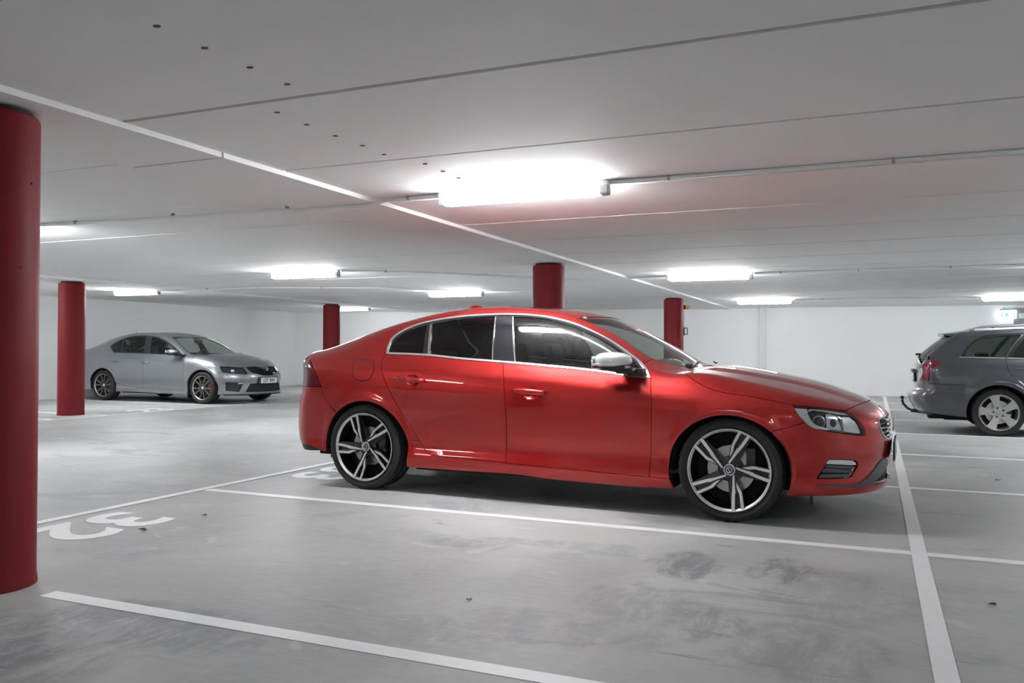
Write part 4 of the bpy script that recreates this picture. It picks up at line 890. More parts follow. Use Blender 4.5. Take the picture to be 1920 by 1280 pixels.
# front bumper
fb0=VC['fbseam'][0]; af=angf(fb0,2.770,.378,.355)
lo=L('F',[(a,.185) for a in np.linspace(-1.06,0,14)])
hl=VC['headlight']; # lower/front edge of the lamp from its inner top corner round to the bumper seam
i1=int(np.argmin(np.linalg.norm(hl-VC['hoodlamp'][-1],axis=1))); i2=int(np.argmin(np.linalg.norm(hl-VC['fbseam'][-1],axis=1)))
lampedge=hl[i1:i2+1]
aend=A_f(af,-24,30)
bump=np.vstack([VC['hoodfront'][::-1],lampedge,VC['fbseam'][::-1],aend,lo[lo[:,0]>3.16]])
grl=VC['grill']; glo=np.vstack([grl,L('F',[(-.25,.502),(0,.497)])]); 
gup=np.array([g for g in grl])
gr=np.vstack([L('F',[(0,.675)]),grl[grl[:,1]<-.12] if 0 else grl,L('F',[(-.2,.500),(0,.497)])])
grs=sym(gr)
lint=sym(np.vstack([L('F',[(0,.335),(-.20,.335),(-.26,.325)]),VC['blade_lo'][14:][::-1],L('F',[(-.47,.235),(-.3,.228),(0,.225)])]))
bp=panel(S,'front_bumper','F',sym(bump),RED,red,holes=[grs,VC['fog'],mir(VC['fog']),lint],step=.026)
gb=panel(S,'grille','F',grs,M['dark'],red,off=-.035,fold=-.036,ins=0)
fr2=inset(dedupe(S.par('F',grs)),.008)
panel(S,'grille_frame','F',grs,M['chrome'],gb,holes=[fr2],off=.003,fold=.015,ins=0)
for z in (.525,.555,.585,.615,.645):
    hw=.40+.02*math.sin((z-.5)*20); a=np.linspace(-hw,hw,20)*1.02/1.0
    th=[-.40+.8*k/19 for k in range(20)]
    hwz=np.interp(z,[.50,.54,.60,.66],[.27,.385,.42,.36]); th=np.linspace(-hwz,hwz,20)
    panel(S,'grille_bar','F',[(t,z-.005) for t in th]+[(t,z+.005) for t in th[::-1]],M['gloss' if z!=.585 else 'satin'],gb,off=-.008,fold=.01,ins=0)
panel(S,'lower_intake','F',lint,M['dark'],red,off=-.03,fold=-.03,ins=0)
VD2={k:np.array(v) for k,v in json.loads('''{"drl":[[3.349,-0.772,0.41],[3.426,-0.711,0.407],[3.485,-0.648,0.4],[3.502,-0.624,0.384],[3.506,-0.618,0.371],[3.482,-0.648,0.371],[3.416,-0.716,0.379],[3.347,-0.771,0.385],[3.343,-0.774,0.393]],
 "s1":[[3.323,-0.786,0.348],[3.342,-0.773,0.362],[3.482,-0.65,0.34],[3.491,-0.641,0.328],[3.487,-0.646,0.322],[3.416,-0.719,0.33],[3.321,-0.789,0.333]],
 "s2":[[3.303,-0.804,0.309],[3.318,-0.792,0.324],[3.416,-0.72,0.322],[3.482,-0.653,0.317],[3.477,-0.66,0.307],[3.459,-0.681,0.301],[3.378,-0.754,0.3],[3.303,-0.805,0.302]],
 "s0":[[3.335,-0.777,0.368],[3.344,-0.772,0.378],[3.482,-0.648,0.365],[3.494,-0.633,0.356],[3.491,-0.637,0.346],[3.416,-0.716,0.355]],
 "bez":[[3.162,-0.86,0.735],[3.238,-0.826,0.729],[3.247,-0.845,0.69],[3.27,-0.84,0.645],[3.294,-0.826,0.624],[3.351,-0.787,0.605],[3.37,-0.772,0.595],[3.351,-0.787,0.592],[3.269,-0.838,0.605],[3.245,-0.852,0.627],[3.197,-0.872,0.682]],
 "bezt":[[3.245,-0.826,0.724],[3.262,-0.811,0.729],[3.348,-0.751,0.72],[3.462,-0.648,0.696],[3.465,-0.654,0.687],[3.415,-0.708,0.694],[3.349,-0.762,0.709],[3.272,-0.813,0.72],[3.248,-0.833,0.713]],
 "refl":[[3.347,-0.77,0.7],[3.368,-0.75,0.702],[3.406,-0.725,0.683],[3.438,-0.711,0.594],[3.436,-0.714,0.588],[3.355,-0.784,0.601]],
 "refl2":[[3.437,-0.696,0.677],[3.477,-0.647,0.677],[3.511,-0.622,0.644],[3.542,-0.585,0.563],[3.511,-0.627,0.567],[3.45,-0.699,0.583]],
 "dark":[[3.241,-0.838,0.711],[3.272,-0.813,0.719],[3.343,-0.771,0.703],[3.351,-0.787,0.605],[3.294,-0.826,0.624],[3.27,-0.84,0.651],[3.251,-0.843,0.69]],
 "proj":[[3.317,-0.81,0.642],[3.393,-0.751,0.638]]}''').items()}
for f in (0,1):
    P=lambda name,outer,mat,parent=red,**k: panel(S,name,'F',outer,mat,parent,flip=f,**k)
    lens=(side0,side1)[f][2]
    fg=P('fog_recess',VC['fog'],M['dark'],off=-.028,fold=-.028,ins=0)
    P('daytime_light',VD2['drl'],M['lampsilver'],fg,off=-.002,fold=.012,ins=0)
    for k in ('s0','s1','s2'): P('louvre',VD2[k],M['blade'],fg,off=-.004,fold=.014,ins=0)
    P('splitter_blade',np.vstack([VC['blade_up'],VC['blade_lo'][::-1]]),M['blade'],off=.006,fold=.012,ins=0)
    P('lamp_bezel',VD2['bez'],M['lampsilver'],lens,off=-.012,fold=.02,ins=0)
    P('lamp_bezel',VD2['bezt'],M['chrome'],lens,off=-.012,fold=.02,ins=0)
    P('reflector',VD2['refl'],M['chrome'],lens,off=-.022,fold=.02,ins=0)
    P('turn_signal_reflector',VD2['refl2'],M['lampsilver'],lens,off=-.02,fold=.02,ins=0)
    P('lamp_mask',VD2['dark'],M['gloss'],lens,off=-.03,fold=.012,ins=0)
    for c,r in zip(VD2['proj'],(.030,.028)):
        c=c.copy(); n=S.normal(c[None])[0]; c=c-n*.035; 
        if f: c[1]*=-1; n=n*[1,-1,1]
        v,F=ellipsoid(c,(r,r,r),16,10); MB().add(v,F).obj('projector_lens',M['gloss'],lens,smooth=True)
        a=Vector(n); q=a.to_track_quat('Z','Y').to_matrix(); m=MB().lathe([(r+.002,0),(r+.012,.006),(r+.012,0),(r+.002,-.006)],24,'z',closed=True); m.V=[tuple(q@Vector(v)+Vector(c)) for v in m.V]; m.obj('projector_ring',M['chrome'],lens,smooth=True)
    # door mirror
    s=1 if f else -1; c=(2.045,s*1.005,1.013)
    n0=len(bpy.data.objects)
    mr=MB(); v,F=ellipsoid((0,0,0),(.125,.10,.068),28,16,2.6)
    V2=[]
    for x,y,z in v:
        k=(x+.125)/.25; z2=z*(1-.18*k) + (.006*k); x2=x-.035*(z/.068)*(-1 if x<0 else 1)*0
        if z<0: z2*=.62
        y2=y*(1-.35*max(0,k-.3)); V2.append((c[0]+x2,c[1]+y2,c[2]+z2-.01))
    root=mr.add(V2,F).obj('door_mirror',M['mircap'],red,smooth=True)
    if not f: root['label']='silver door mirror cap on the near side'
    MB().box((2.06,s*1.0,.963),(.17,.14,.035),.014).box((2.115,s*.925,.945),(.12,.15,.04),.015).box((2.16,s*.865,.935),(.11,.08,.05),.012).obj('mirror_foot',M['black'],root,auto=.8)
    MB().box((1.925,s*1.005,.998),(.012,.17,.085),.02).obj('mirror_glass',M['chrome'],root,auto=.8)
    MB().box((1.985,s*1.088,.985),(.12,.022,.012),.004).obj('indicator',M['lampsilver'],root,auto=.8)
    if f: root.location=(-.14,-.06,-.06)
YW=.80
for x,ph in ((0,40),(2.776,67)): wheel(red,x,-YW,.327,-1,ph,'twin',R=.329)
for x,ph in ((0,10),(2.776,20)): wheel(red,x,YW,.327,1,ph,'twin',R=.329)
wells(red,2.776,.318,.372,.56,.90,0,0,0)
interior(red,1.42,.42,.37,.93,2.12,seatz=.22,half=.66)
# number plate with holder, badge in the grille, wiper, aerial, tow eye
t=MB().box((3.712,0,.428),(.012,.53,.125),.003).obj('plate_holder',M['black'],red)
MB().box((3.720,0,.428),(.004,.50,.105)).obj('number_plate',M['plate'],t)
b=MB().lathe([(.035,0),(.048,0),(.050,.004),(.048,.008),(.035,.008),(.033,.004)],28,'x',(3.700,0,.588),closed=True).obj('grille_emblem',M['chrome'],gb,smooth=True)
MB().lathe([(0,0),(.036,0),(.036,.004),(0,.004)],24,'x',(3.700,0,.588)).obj('emblem_disc',M['capblue'],gb,auto=.6)
m=MB().tube([(2.42,-.50,.962),(2.41,-.30,.975),(2.385,-.10,.992),(2.37,.05,1.0)],.008,6).box((2.425,-.49,.975),(.05,.05,.03),.01)
m.obj('wiper',M['black'],red,smooth=False)
m=MB().tube([(2.44,.30,.985),(2.42,.45,.985),(2.36,.62,.99)],.008,6).obj('wiper',M['black'],red)
v,F=ellipsoid((.50,0,1.418),(.075,.016,.038),16,10,2.0); v=[(x-.35*(z-1.418),y,z) for x,y,z in v]; MB().add(v,F).obj('roof_aerial',RED,red,smooth=True)
MB().box((3.24,-.62,.135),(.018,.02,.06),.006).obj('tow_bracket',M['black'],red)
panel(S,'sunroof','T',sym(L('T',[(.98,0),(.98,-.36),(1.33,-.36),(1.36,0)])),M['gloss'],red,off=.002,fold=.004)
# rear bumper and its black valance
rb=VC['rbseam']; ar=angf(rb[-1],.012,.385,.362)
rlo=VC['rb_lo']
rbp=np.vstack([L('R',[(0,.60),(-.3,.60),(-.52,.63),(-.60,.74),(-.66,.79),(-.80,.775)]),rb,A_r(ar,188,16),rlo[::-1],L('R',[(-.6,.33),(-.3,.32),(0,.32)])])
panel(S,'rear_bumper','R',sym(rbp),RED,red,step=.03)
val=np.vstack([L('R',[(0,.32),(-.3,.32),(-.6,.33)]),rlo[:7],L('R',[(-.90,.262),(-.6,.25),(0,.24)])])
panel(S,'valance','R',sym(val),M['black'],red,off=-.004,step=.035)

M['band']=node_mat('dark plate band',(.03,.035,.06),.5)
# ---------------------------------------------------------------- generic body for the two cars at the back
def body(S,car,C,paintm,wb,arch_,zc,opt):
    """near side and far side panels; C: curves in car space; arch_=(a,b)"""
    L=lambda kind,q: S.lift(kind,np.array(q,float)); a_,b_=arch_
    A_f=lambda p,q,n=24: arch(wb,zc,a_,b_,p,q,S,n); A_r=lambda p,q,n=24: arch(0,zc,a_,b_,p,q,S,n)
    ang=lambda P,cx: math.degrees(math.atan2((P[2]-zc)/b_,(P[0]-cx)/a_))
    out=[]; st=.036
    for f in (0,1):
        P=lambda name,kind,outer,mat,parent=None,**k: panel(S,name,kind,outer,mat,parent or car,flip=f,**dict(dict(step=st),**k))
        up,belt=C['chromeout_up'],C['beltx']
        win=np.vstack([up,belt[::-1]]+([C['rearedge'][1:-1]] if 'rearedge' in C else []))
        w2=dedupe(S.par('C',win))
        if opt.get('belt_chrome'):
            bb=S.par('C',belt); P('belt_strip','C',np.vstack([bb,bb[::-1]+[0,.014]]),M['chrome'],off=.004,fold=.01,ins=0)
        glasses=[C[g] for g in opt['glass']]
        fr=P('window_frame','C',inset(w2,.002),M['gloss'],holes=glasses,off=-.002,fold=.01,ins=0)
        dR=C['dR']; ib=int(np.argmin(np.abs(belt[:,0]-C['dB_lo'][0,0]))); ir=int(np.argmin(np.linalg.norm(belt-dR[0],axis=1)))
        rd=P('rear_door','C',np.vstack([belt[ir:ib+1],C['dB_lo'],C['door_lo_r'][::-1],dR[::-1]]),paintm)
        fd=P('front_door','C',np.vstack([belt[ib:],C['dF'],C['door_lo_f'][::-1],C['dB_lo'][::-1]]),paintm)
        for g,par,mat in zip(opt['glass'],opt['gpar'],opt['gmat']):
            P('side_window','C',C[g],mat,{'r':rd,'f':fd,'q':fr}[par],off=-.008,fold=.004,ins=-.003)
        for x,z,par in opt['handles']: arrow_handle(rd if par=='r' else fd,x,z,float(-L('S',[[x,z]])[0,1]),.21,paintm,flip=f)
        af=ang(C['fbseam'][0],wb)
        wbs=C['wsbase']; i0=int(np.argmin(np.linalg.norm(wbs-C['hoodside'][0],axis=1))); j0=int(np.argmin(np.linalg.norm(up-C['apseam'][1],axis=1)))
        fe=np.vstack([C['dF'],A_f(196,af,30),C['fbseam'],C['lamprear'],C['hoodside'][::-1],wbs[:i0][::-1],C['apseam'],up[j0:]])
        P('front_fender','C',fe,paintm)
        P('sill','C',np.vstack([C['sill_lo'],A_f(203,196,3),C['dF'][-1:],C['door_lo_f'][::-1],C['door_lo_r'][::-1],dR[-3:][::-1],A_r(8,-20,8)]),paintm)
        ar=ang(C['rbseam'][-1],0)
        q=np.vstack([dR[:-2],A_r(8,ar,34),C['rbseam'][::-1][1:],opt['cedge'],C['roofseam'],C['wsside'],C['apseam'][1:],up[:j0+1][::-1]]+([C['rearedge'][::-1][1:-1]] if 'rearedge' in C else [])+[belt[:ir+1]])
        P('rear_quarter','C',q,paintm)
        ln=P('headlight','F',C['headlight'],M['lens'],off=.001,fold=.012)
        P('lamp_housing','F',C['headlight'],opt['lampmat'],ln,off=-.03,fold=-.03,ins=.003)
        c0=C['headlight'].mean(0); n0=S.normal(c0[None])[0]
        for d in (-.11,.05):
            p=c0.copy(); p[0]-=d*.6; p[1]+=-abs(d)*.0+(d*.75)*1; p=L('F',S.par('F',p[None]))[0]-n0*.035
            if f: p=p*[1,-1,1]
            v,F=ellipsoid(p,(.032,.032,.032),14,8); MB().add(v,F).obj('projector_lens',M['lampsilver'],ln,smooth=True)
        P('tail_lamp','R',C['tail'],M['redlens'],off=.003) 
        out.append((rd,fd,ln,fr))
    # centre pieces
    hdr=np.vstack([C['wsside'][:1]+[.012,.12,.012],opt['hdr']]); hdr=S.lift('T',hdr[:,:2])
    panel(S,'roof','T',sym(np.vstack([opt['roofrear'],C['roofseam'],hdr])),paintm,car,step=.05)
    n=int(np.argmin(np.abs(wbs[:,1]+.55)))
    ws=np.vstack([hdr[::-1],C['wsside'],wbs[:-1],opt['wsc']])
    w_=panel(S,'windscreen','T',sym(ws),M['glasswind'],car,off=-.004,fold=.006,step=.05)
    wi=inset(dedupe(S.par('T',sym(ws))),.03); panel(S,'windscreen_border','T',sym(ws),M['gloss'],w_,holes=[wi],off=-.008,fold=.003,step=.05)
    hood=np.vstack([opt['hoodrear'],C['hoodside'],C['hoodlamp'],C['hoodfront']])
    panel(S,'bonnet','C',sym(hood),paintm,car,step=.034)
    panel(S,'cowl','T',sym(np.vstack([opt['wsc'][::-1]-[.03,0,0],wbs[::-1]-[.03,0,0],wbs+[.05,0,0],opt['hoodrear'][::-1]+[.05,0,0]])) if 0 else sym(L('T',opt['cowl'])),M['black'],car,off=-.02,fold=.01,step=.04)
    hl=C['headlight']; i1=int(np.argmin(np.linalg.norm(hl-C['hoodlamp'][-1],axis=1))); i2=int(np.argmin(np.linalg.norm(hl-C['fbseam'][-1],axis=1)))
    blo=C['bumplo']; af=ang(C['fbseam'][0],wb)
    bump=np.vstack([C['hoodfront'][::-1],hl[i1:i2+1],C['fbseam'][::-1],A_f(af,-20,22),blo])
    grs=sym(C['grill']); low=sym(C['low'])
    panel(S,'front_bumper','F',sym(bump),paintm,car,holes=[grs,low,C['fog'],mir(C['fog'])],step=.034)
    gb=panel(S,'grille','F',grs,M['dark'],car,off=-.03,fold=-.03,ins=0)
    lg=panel(S,'lower_grille','F',low,M['dark'],car,off=-.03,fold=-.03,ins=0)
    for f in (0,1):
        fg=panel(S,'fog_recess','F',C['fog'],M['black'],car,off=-.02,fold=-.02,ins=0,flip=f)
    return out,gb,lg
def mirror_unit(car,x,y,z,s,capm,L_=.115,H_=.058):
    V2=[]; v,F=ellipsoid((0,0,0),(L_,.095,H_),22,12,2.5)
    for a,b,c in v:
        k=(a+L_)/(2*L_); V2.append((x+a,s*y+b*(1-.35*max(0,k-.3)),z+(c*.7 if c<0 else c)*(1-.2*k)))
    r=MB().add(V2,F).obj('door_mirror',capm,car,smooth=True)
    MB().box((x+.01,s*y,z-.05),(.16,.13,.03),.012).box((x+.08,s*(y-.08),z-.06),(.11,.14,.035),.012).box((x+.13,s*(y-.15),z-.065),(.10,.09,.04),.012).obj('mirror_foot',M['black'],r,auto=.8)
    MB().box((x-L_+.005,s*y,z-.006),(.012,.16,.08),.015).obj('mirror_glass',M['chrome'],r,auto=.8)
    return r
def plate(parent,x,z,txt,yaw=PI/2,w_=.50,h_=.11,y=0,band=True):
    """number plate facing +x (yaw=pi/2)"""
    t=MB().box((x,y,z),(.012,w_+.03,h_+.03),.003).obj('plate_holder',M['black'],parent)
    p=MB().box((x+(.007 if yaw>0 else -.007),y,z),(.004,w_,h_),.001).obj('number_plate',M['plate'],t)
    sg=1 if yaw>0 else -1
    if band: MB().box((x+sg*.0095,y-sg*(w_/2-.02),z),(.001,.04,h_)).obj('plate_band',M['band'],t)
    cu=bpy.data.curves.new('plate_text','FONT'); cu.body=txt; cu.size=h_*1.02; cu.align_x='CENTER'; cu.align_y='CENTER'; cu.extrude=.0006; cu.offset=.001; cu.space_character=1.12
    o=bpy.data.objects.new('plate_text',cu); COL.objects.link(o); me=bpy.data.meshes.new_from_object(o.evaluated_get(bpy.context.evaluated_depsgraph_get())); bpy.data.objects.remove(o)
    o=bpy.data.objects.new('plate_text',me); COL.objects.link(o); me.materials.clear(); me.materials.append(M['platetxt']); o.parent=t
    o.location=(x+sg*.0098,y+sg*.018,z); o.rotation_euler=(PI/2,0,sg*PI/2); o.scale=(.86,1,1)
    return t
# ---------------------------------------------------------------- SILVER SEDAN
def ohood(x,y):
    yc=.34+.14*(3.4-x); a=sst(3.5,3.2,x)*sst(2.25,2.5,x)
    return a*.012*(1-sst(-.05,.07,y-yc))
OD=dict(
 w=[(-1.3,.76),(-1.0,.835),(-.6,.885),(-.1,.903),(.6,.907),(1.4,.907),(2.2,.905),(2.677,.90),(2.95,.885),(3.2,.85),(3.4,.80),(3.7,.70)],
 wg=[(-1,.06),(-.5,.04),(0,.02),(.5,.0),(1.5,0),(3.4,0)],
 zb=[(-1.2,.98),(-.8,1.0),(-.3,1.0),(.12,.99),(.5,.985),(1.2,.965),(1.8,.94),(2.2,.925),(2.6,.90),(3.0,.855),(3.2,.835),(3.7,.80)],
 lo=[(.08,.16),(.17,.06),(.22,.03),(.29,.03),(.36,.028),(.43,.008),(.60,0)],
 hi=[(-.17,.004),(-.13,.012),(-.06,.045),(0,.085),(.12,.135),(.26,.205),(.38,.285),(.5,.40)],
 flare=[(0,.312,.39,.012,.045),(2.677,.312,.39,.012,.045)],
 zc=[(-1.15,.98),(-1.05,1.04),(-.95,1.075),(-.8,1.10),(-.6,1.15),(-.4,1.22),(-.15,1.305),(.1,1.37),(.4,1.42),(.7,1.435),(1.0,1.432),(1.2,1.418),(1.4,1.38),(1.6,1.32),(1.85,1.225),(2.1,1.11),(2.28,1.02),(2.4,.98),(2.55,.978),(2.75,.95),(3.0,.895),(3.2,.835),(3.35,.77),(3.46,.70),(3.6,.60)],
 K=[(-1.2,-.3),(-.4,-.2),(.3,-.1),(.8,0),(1.2,.08),(1.6,.16),(2.2,.28),(2.6,.1),(3,0),(3.8,0)],
 C=[(-1,.05),(-.5,.06),(0,.08),(.6,.10),(1.4,.10),(2.0,.06),(2.5,.06),(3,.10),(3.7,.12)],
 xn=[(.05,3.38),(.12,3.50),(.18,3.54),(.25,3.545),(.40,3.54),(.52,3.555),(.60,3.53),(.66,3.49),(.72,3.44),(.80,3.35),(.9,3.25)],
 xr=[(.05,-.8),(.2,-1.02),(.35,-1.08),(.55,-1.08),(.75,-1.04),(.9,-1.03),(1.03,-1.06),(1.08,-1.04),(1.2,-.9)],
 front=(.52,2.6), rear=(.30,3.2), kf=.10, kr=.10,
 kt=[(-1,.09),(.6,.09),(1.4,.08),(2.2,.06),(2.6,.08),(3.8,.10)],
 z0=.45, xf=2.6, xb=0.0, tbump=[ohood])
O=Shape(OD)

OC={k:np.array(v) for k,v in json.loads('''{"chromeout_up":[[0.023,-0.737,1.141],[0.073,-0.725,1.17],[0.122,-0.714,1.198],[0.172,-0.702,1.225],[0.223,-0.691,1.249],[0.275,-0.679,1.272],[0.33,-0.669,1.291],[0.405,-0.657,1.311],[0.481,-0.646,1.328],[0.559,-0.635,1.34],[0.638,-0.627,1.349],[0.72,-0.622,1.354],[0.805,-0.619,1.356],[0.89,-0.617,1.355],[0.978,-0.617,1.352],[1.067,-0.621,1.346],[1.148,-0.625,1.337],[1.229,-0.631,1.325],[1.311,-0.64,1.309],[1.395,-0.653,1.286],[1.479,-0.668,1.259],[1.562,-0.684,1.229],[1.651,-0.704,1.193],[1.738,-0.723,1.154],[1.82,-0.74,1.115],[1.878,-0.752,1.085],[1.935,-0.764,1.055],[1.989,-0.775,1.023],[2.037,-0.785,0.993],[2.087,-0.797,0.963],[2.14,-0.814,0.932]],
 "beltx":[[0.218,-0.818,0.995],[0.372,-0.818,0.993],[0.526,-0.818,0.991],[0.678,-0.818,0.988],[0.851,-0.818,0.985],[1.023,-0.817,0.981],[1.194,-0.816,0.977],[1.363,-0.815,0.972],[1.53,-0.814,0.966],[1.697,-0.814,0.959],[1.847,-0.815,0.95],[1.997,-0.817,0.94],[2.142,-0.815,0.93]],
 "rearedge":[[0.218,-0.818,0.995],[0.169,-0.802,1.023],[0.123,-0.786,1.052],[0.072,-0.762,1.095],[0.023,-0.737,1.141]],
 "dRlow":[[0.154,-0.901,0.831],[0.171,-0.905,0.805],[0.186,-0.908,0.78],[0.201,-0.909,0.754],[0.219,-0.911,0.719],[0.239,-0.913,0.685],[0.261,-0.914,0.651],[0.297,-0.916,0.604],[0.334,-0.916,0.557],[0.37,-0.915,0.511],[0.395,-0.911,0.476],[0.417,-0.905,0.442],[0.437,-0.895,0.408],[0.45,-0.887,0.386],[0.466,-0.88,0.364],[0.488,-0.877,0.344],[0.51,-0.877,0.333],[0.534,-0.877,0.323],[0.558,-0.877,0.313]],
 "door_lo_r":[[0.558,-0.877,0.313],[0.652,-0.877,0.309],[0.745,-0.877,0.305],[0.838,-0.877,0.3],[0.932,-0.877,0.295],[1.026,-0.877,0.29],[1.119,-0.877,0.284]],
 "door_lo_f":[[1.119,-0.877,0.284],[1.282,-0.877,0.282],[1.444,-0.877,0.28],[1.604,-0.877,0.279],[1.793,-0.877,0.277],[1.979,-0.877,0.277],[2.164,-0.876,0.276]],
 "dB_lo":[[1.031,-0.82,0.976],[1.079,-0.86,0.913],[1.117,-0.891,0.851],[1.135,-0.905,0.789],[1.145,-0.91,0.705],[1.145,-0.908,0.62],[1.147,-0.908,0.536],[1.144,-0.903,0.452],[1.121,-0.881,0.368],[1.119,-0.877,0.284]],
 "dF":[[2.142,-0.815,0.93],[2.191,-0.871,0.845],[2.213,-0.9,0.761],[2.214,-0.906,0.676],[2.207,-0.905,0.593],[2.203,-0.905,0.511],[2.191,-0.897,0.428],[2.173,-0.881,0.377],[2.165,-0.875,0.326],[2.164,-0.876,0.276]],
 "sill_lo":[[0.408,-0.867,0.194],[0.545,-0.864,0.194],[0.686,-0.865,0.195],[0.826,-0.865,0.194],[0.969,-0.864,0.193],[1.11,-0.862,0.19],[1.25,-0.86,0.188],[1.417,-0.858,0.184],[1.582,-0.855,0.181],[1.747,-0.853,0.178],[1.905,-0.851,0.176],[2.062,-0.849,0.175],[2.218,-0.847,0.173]],
 "wsside":[[1.498,-0.508,1.317],[1.585,-0.542,1.283],[1.664,-0.57,1.25],[1.738,-0.593,1.216],[1.808,-0.615,1.18],[1.875,-0.635,1.144],[1.937,-0.651,1.109],[1.99,-0.662,1.079],[2.04,-0.669,1.049],[2.089,-0.675,1.021],[2.118,-0.678,1.007],[2.149,-0.681,0.993],[2.182,-0.687,0.98]],
 "wsbase":[[2.182,-0.687,0.98],[2.203,-0.685,0.973],[2.225,-0.685,0.966],[2.243,-0.679,0.962],[2.285,-0.628,0.961],[2.317,-0.567,0.963],[2.353,-0.509,0.965]],
 "apseam":[[2.182,-0.687,0.98],[2.143,-0.803,0.943]],
 "hoodside":[[2.23,-0.683,0.965],[2.283,-0.731,0.948],[2.348,-0.791,0.93],[2.378,-0.811,0.914],[2.42,-0.833,0.89],[2.459,-0.848,0.867],[2.497,-0.857,0.851],[2.563,-0.863,0.834],[2.629,-0.864,0.823],[2.693,-0.864,0.814],[2.766,-0.862,0.803],[2.837,-0.859,0.793],[2.901,-0.85,0.782],[2.953,-0.836,0.769],[3.003,-0.82,0.756],[3.049,-0.801,0.742]],
 "hoodlamp":[[3.044,-0.804,0.744],[3.099,-0.764,0.74],[3.15,-0.72,0.737],[3.198,-0.672,0.733],[3.246,-0.614,0.728],[3.291,-0.552,0.724],[3.33,-0.483,0.719]],
 "hoodfront":[[3.33,-0.483,0.719],[3.342,-0.449,0.721],[3.351,-0.414,0.723],[3.37,-0.331,0.728],[3.382,-0.239,0.731],[3.387,-0.148,0.733],[3.394,-0.061,0.73],[3.41,-0.039,0.717],[3.428,-0.019,0.702],[3.433,0.016,0.697],[3.435,0.057,0.695]],
 "headlight":[[3.044,-0.805,0.743],[3.126,-0.744,0.737],[3.199,-0.673,0.731],[3.269,-0.58,0.729],[3.331,-0.484,0.718],[3.352,-0.479,0.702],[3.375,-0.483,0.678],[3.422,-0.475,0.627],[3.446,-0.474,0.588],[3.423,-0.522,0.582],[3.381,-0.582,0.59],[3.319,-0.659,0.597],[3.25,-0.728,0.608],[3.19,-0.781,0.613],[3.125,-0.821,0.628],[3.103,-0.824,0.652],[3.084,-0.82,0.685],[3.065,-0.814,0.714],[3.044,-0.805,0.743]],
 "lamprear":[[3.125,-0.821,0.628],[3.104,-0.821,0.656],[3.084,-0.82,0.685],[3.065,-0.814,0.714],[3.044,-0.804,0.744]],
 "fbseam":[[2.875,-0.902,0.633],[2.958,-0.891,0.63],[3.03,-0.868,0.626],[3.072,-0.851,0.623],[3.111,-0.832,0.62]],
 "grill":[[3.435,0.072,0.695],[3.43,-0.021,0.7],[3.397,-0.064,0.728],[3.385,-0.243,0.728],[3.352,-0.411,0.723],[3.407,-0.413,0.672],[3.462,-0.39,0.618],[3.518,-0.309,0.555],[3.548,-0.044,0.553]],
 "fog":[[3.185,-0.799,0.436],[3.41,-0.549,0.42],[3.366,-0.617,0.247],[3.178,-0.796,0.268]],
 "low":[[NaN,NaN,NaN],[3.471,-0.427,0.397],[3.43,-0.521,0.24],[NaN,NaN,NaN]],
 "plate":[[3.534,-0.269,0.522],[3.536,0.267,0.512],[3.508,0.318,0.377],[3.523,-0.247,0.385]],
 "bumplo":[[3.013,-0.805,0.153],[3.068,-0.801,0.157],[3.119,-0.793,0.16],[3.164,-0.78,0.165],[3.212,-0.759,0.174],[3.255,-0.733,0.183],[3.293,-0.702,0.192],[3.335,-0.656,0.199],[3.374,-0.607,0.205],[3.41,-0.554,0.209],[3.453,-0.48,0.211],[3.489,-0.397,0.211],[3.517,-0.304,0.21]],
 "glass_rq":[[0.07,-0.741,1.137],[0.328,-0.683,1.27],[0.397,-0.807,1.014],[0.22,-0.808,1.013]],
 "glass_r":[[0.366,-0.666,1.297],[0.574,-0.648,1.327],[0.757,-0.639,1.337],[0.937,-0.641,1.332],[1.006,-0.739,1.171],[1.047,-0.807,1.001],[0.756,-0.811,1.003],[0.436,-0.81,1.007]],
 "glass_f":[[1.097,-0.649,1.316],[1.294,-0.656,1.293],[1.544,-0.7,1.212],[1.797,-0.749,1.106],[1.93,-0.782,1.027],[2.001,-0.803,0.971],[1.608,-0.808,0.975],[1.236,-0.811,0.986],[1.169,-0.734,1.171]]}''').items()}
OC['dR']=np.vstack([OC['beltx'][:1],O.lift('S',np.array([(.165,.93),(.148,.87)])),OC['dRlow']])
SIL=paint('silver car paint',(.30,.315,.335),.85,.33)
sil=empty('sedan_car',(-14.759,13.573,0),-.0015,label='silver sedan with black grille and plate JZP 484 parked at the left wall',cat='car')
Lo=lambda kind,q: O.lift(kind,np.array(q,float))
gh=OC['grill'][1:8].copy(); OC['grill']=np.vstack([Lo('F',[(0,.672)]),gh[1:-1],Lo('F',[(-.12,.553),(0,.553)])])
OC['low']=np.vstack([Lo('F',[(0,.400),(-.30,.402)]),OC['low'][1:3],Lo('F',[(-.3,.232),(0,.232)])])
OC['hoodfront']=np.vstack([OC['hoodfront'][:6],Lo('T',[(3.40,-.12),(3.425,-.05),(3.43,0)])])
OC['bumplo']=Lo('F',[(a,.185) for a in np.linspace(-1.02,0,14)])
OC['bumplo']=OC['bumplo'][OC['bumplo'][:,0]>3.02]
OC['roofseam']=Lo('T',[(-.0,-.55),(.4,-.56),(.8,-.56),(1.2,-.545),(1.498,-.508)])
OC['rbseam']=Lo('S',[(-.66,.72),(-.50,.70),(-.36,.66),(-.28,.585)])
OC['tail']=np.vstack([Lo('S',[(-.70,.95),(-.62,.80),(-.70,.74)]),Lo('R',[(-.72,.74),(-.60,.80),(-.62,.95)])])
ced=np.vstack([Lo('S',[(-.78,.74),(-.80,.92)]),Lo('T',[(-.80,-.70),(-.66,-.68),(-.4,-.62),(-.2,-.58)])])
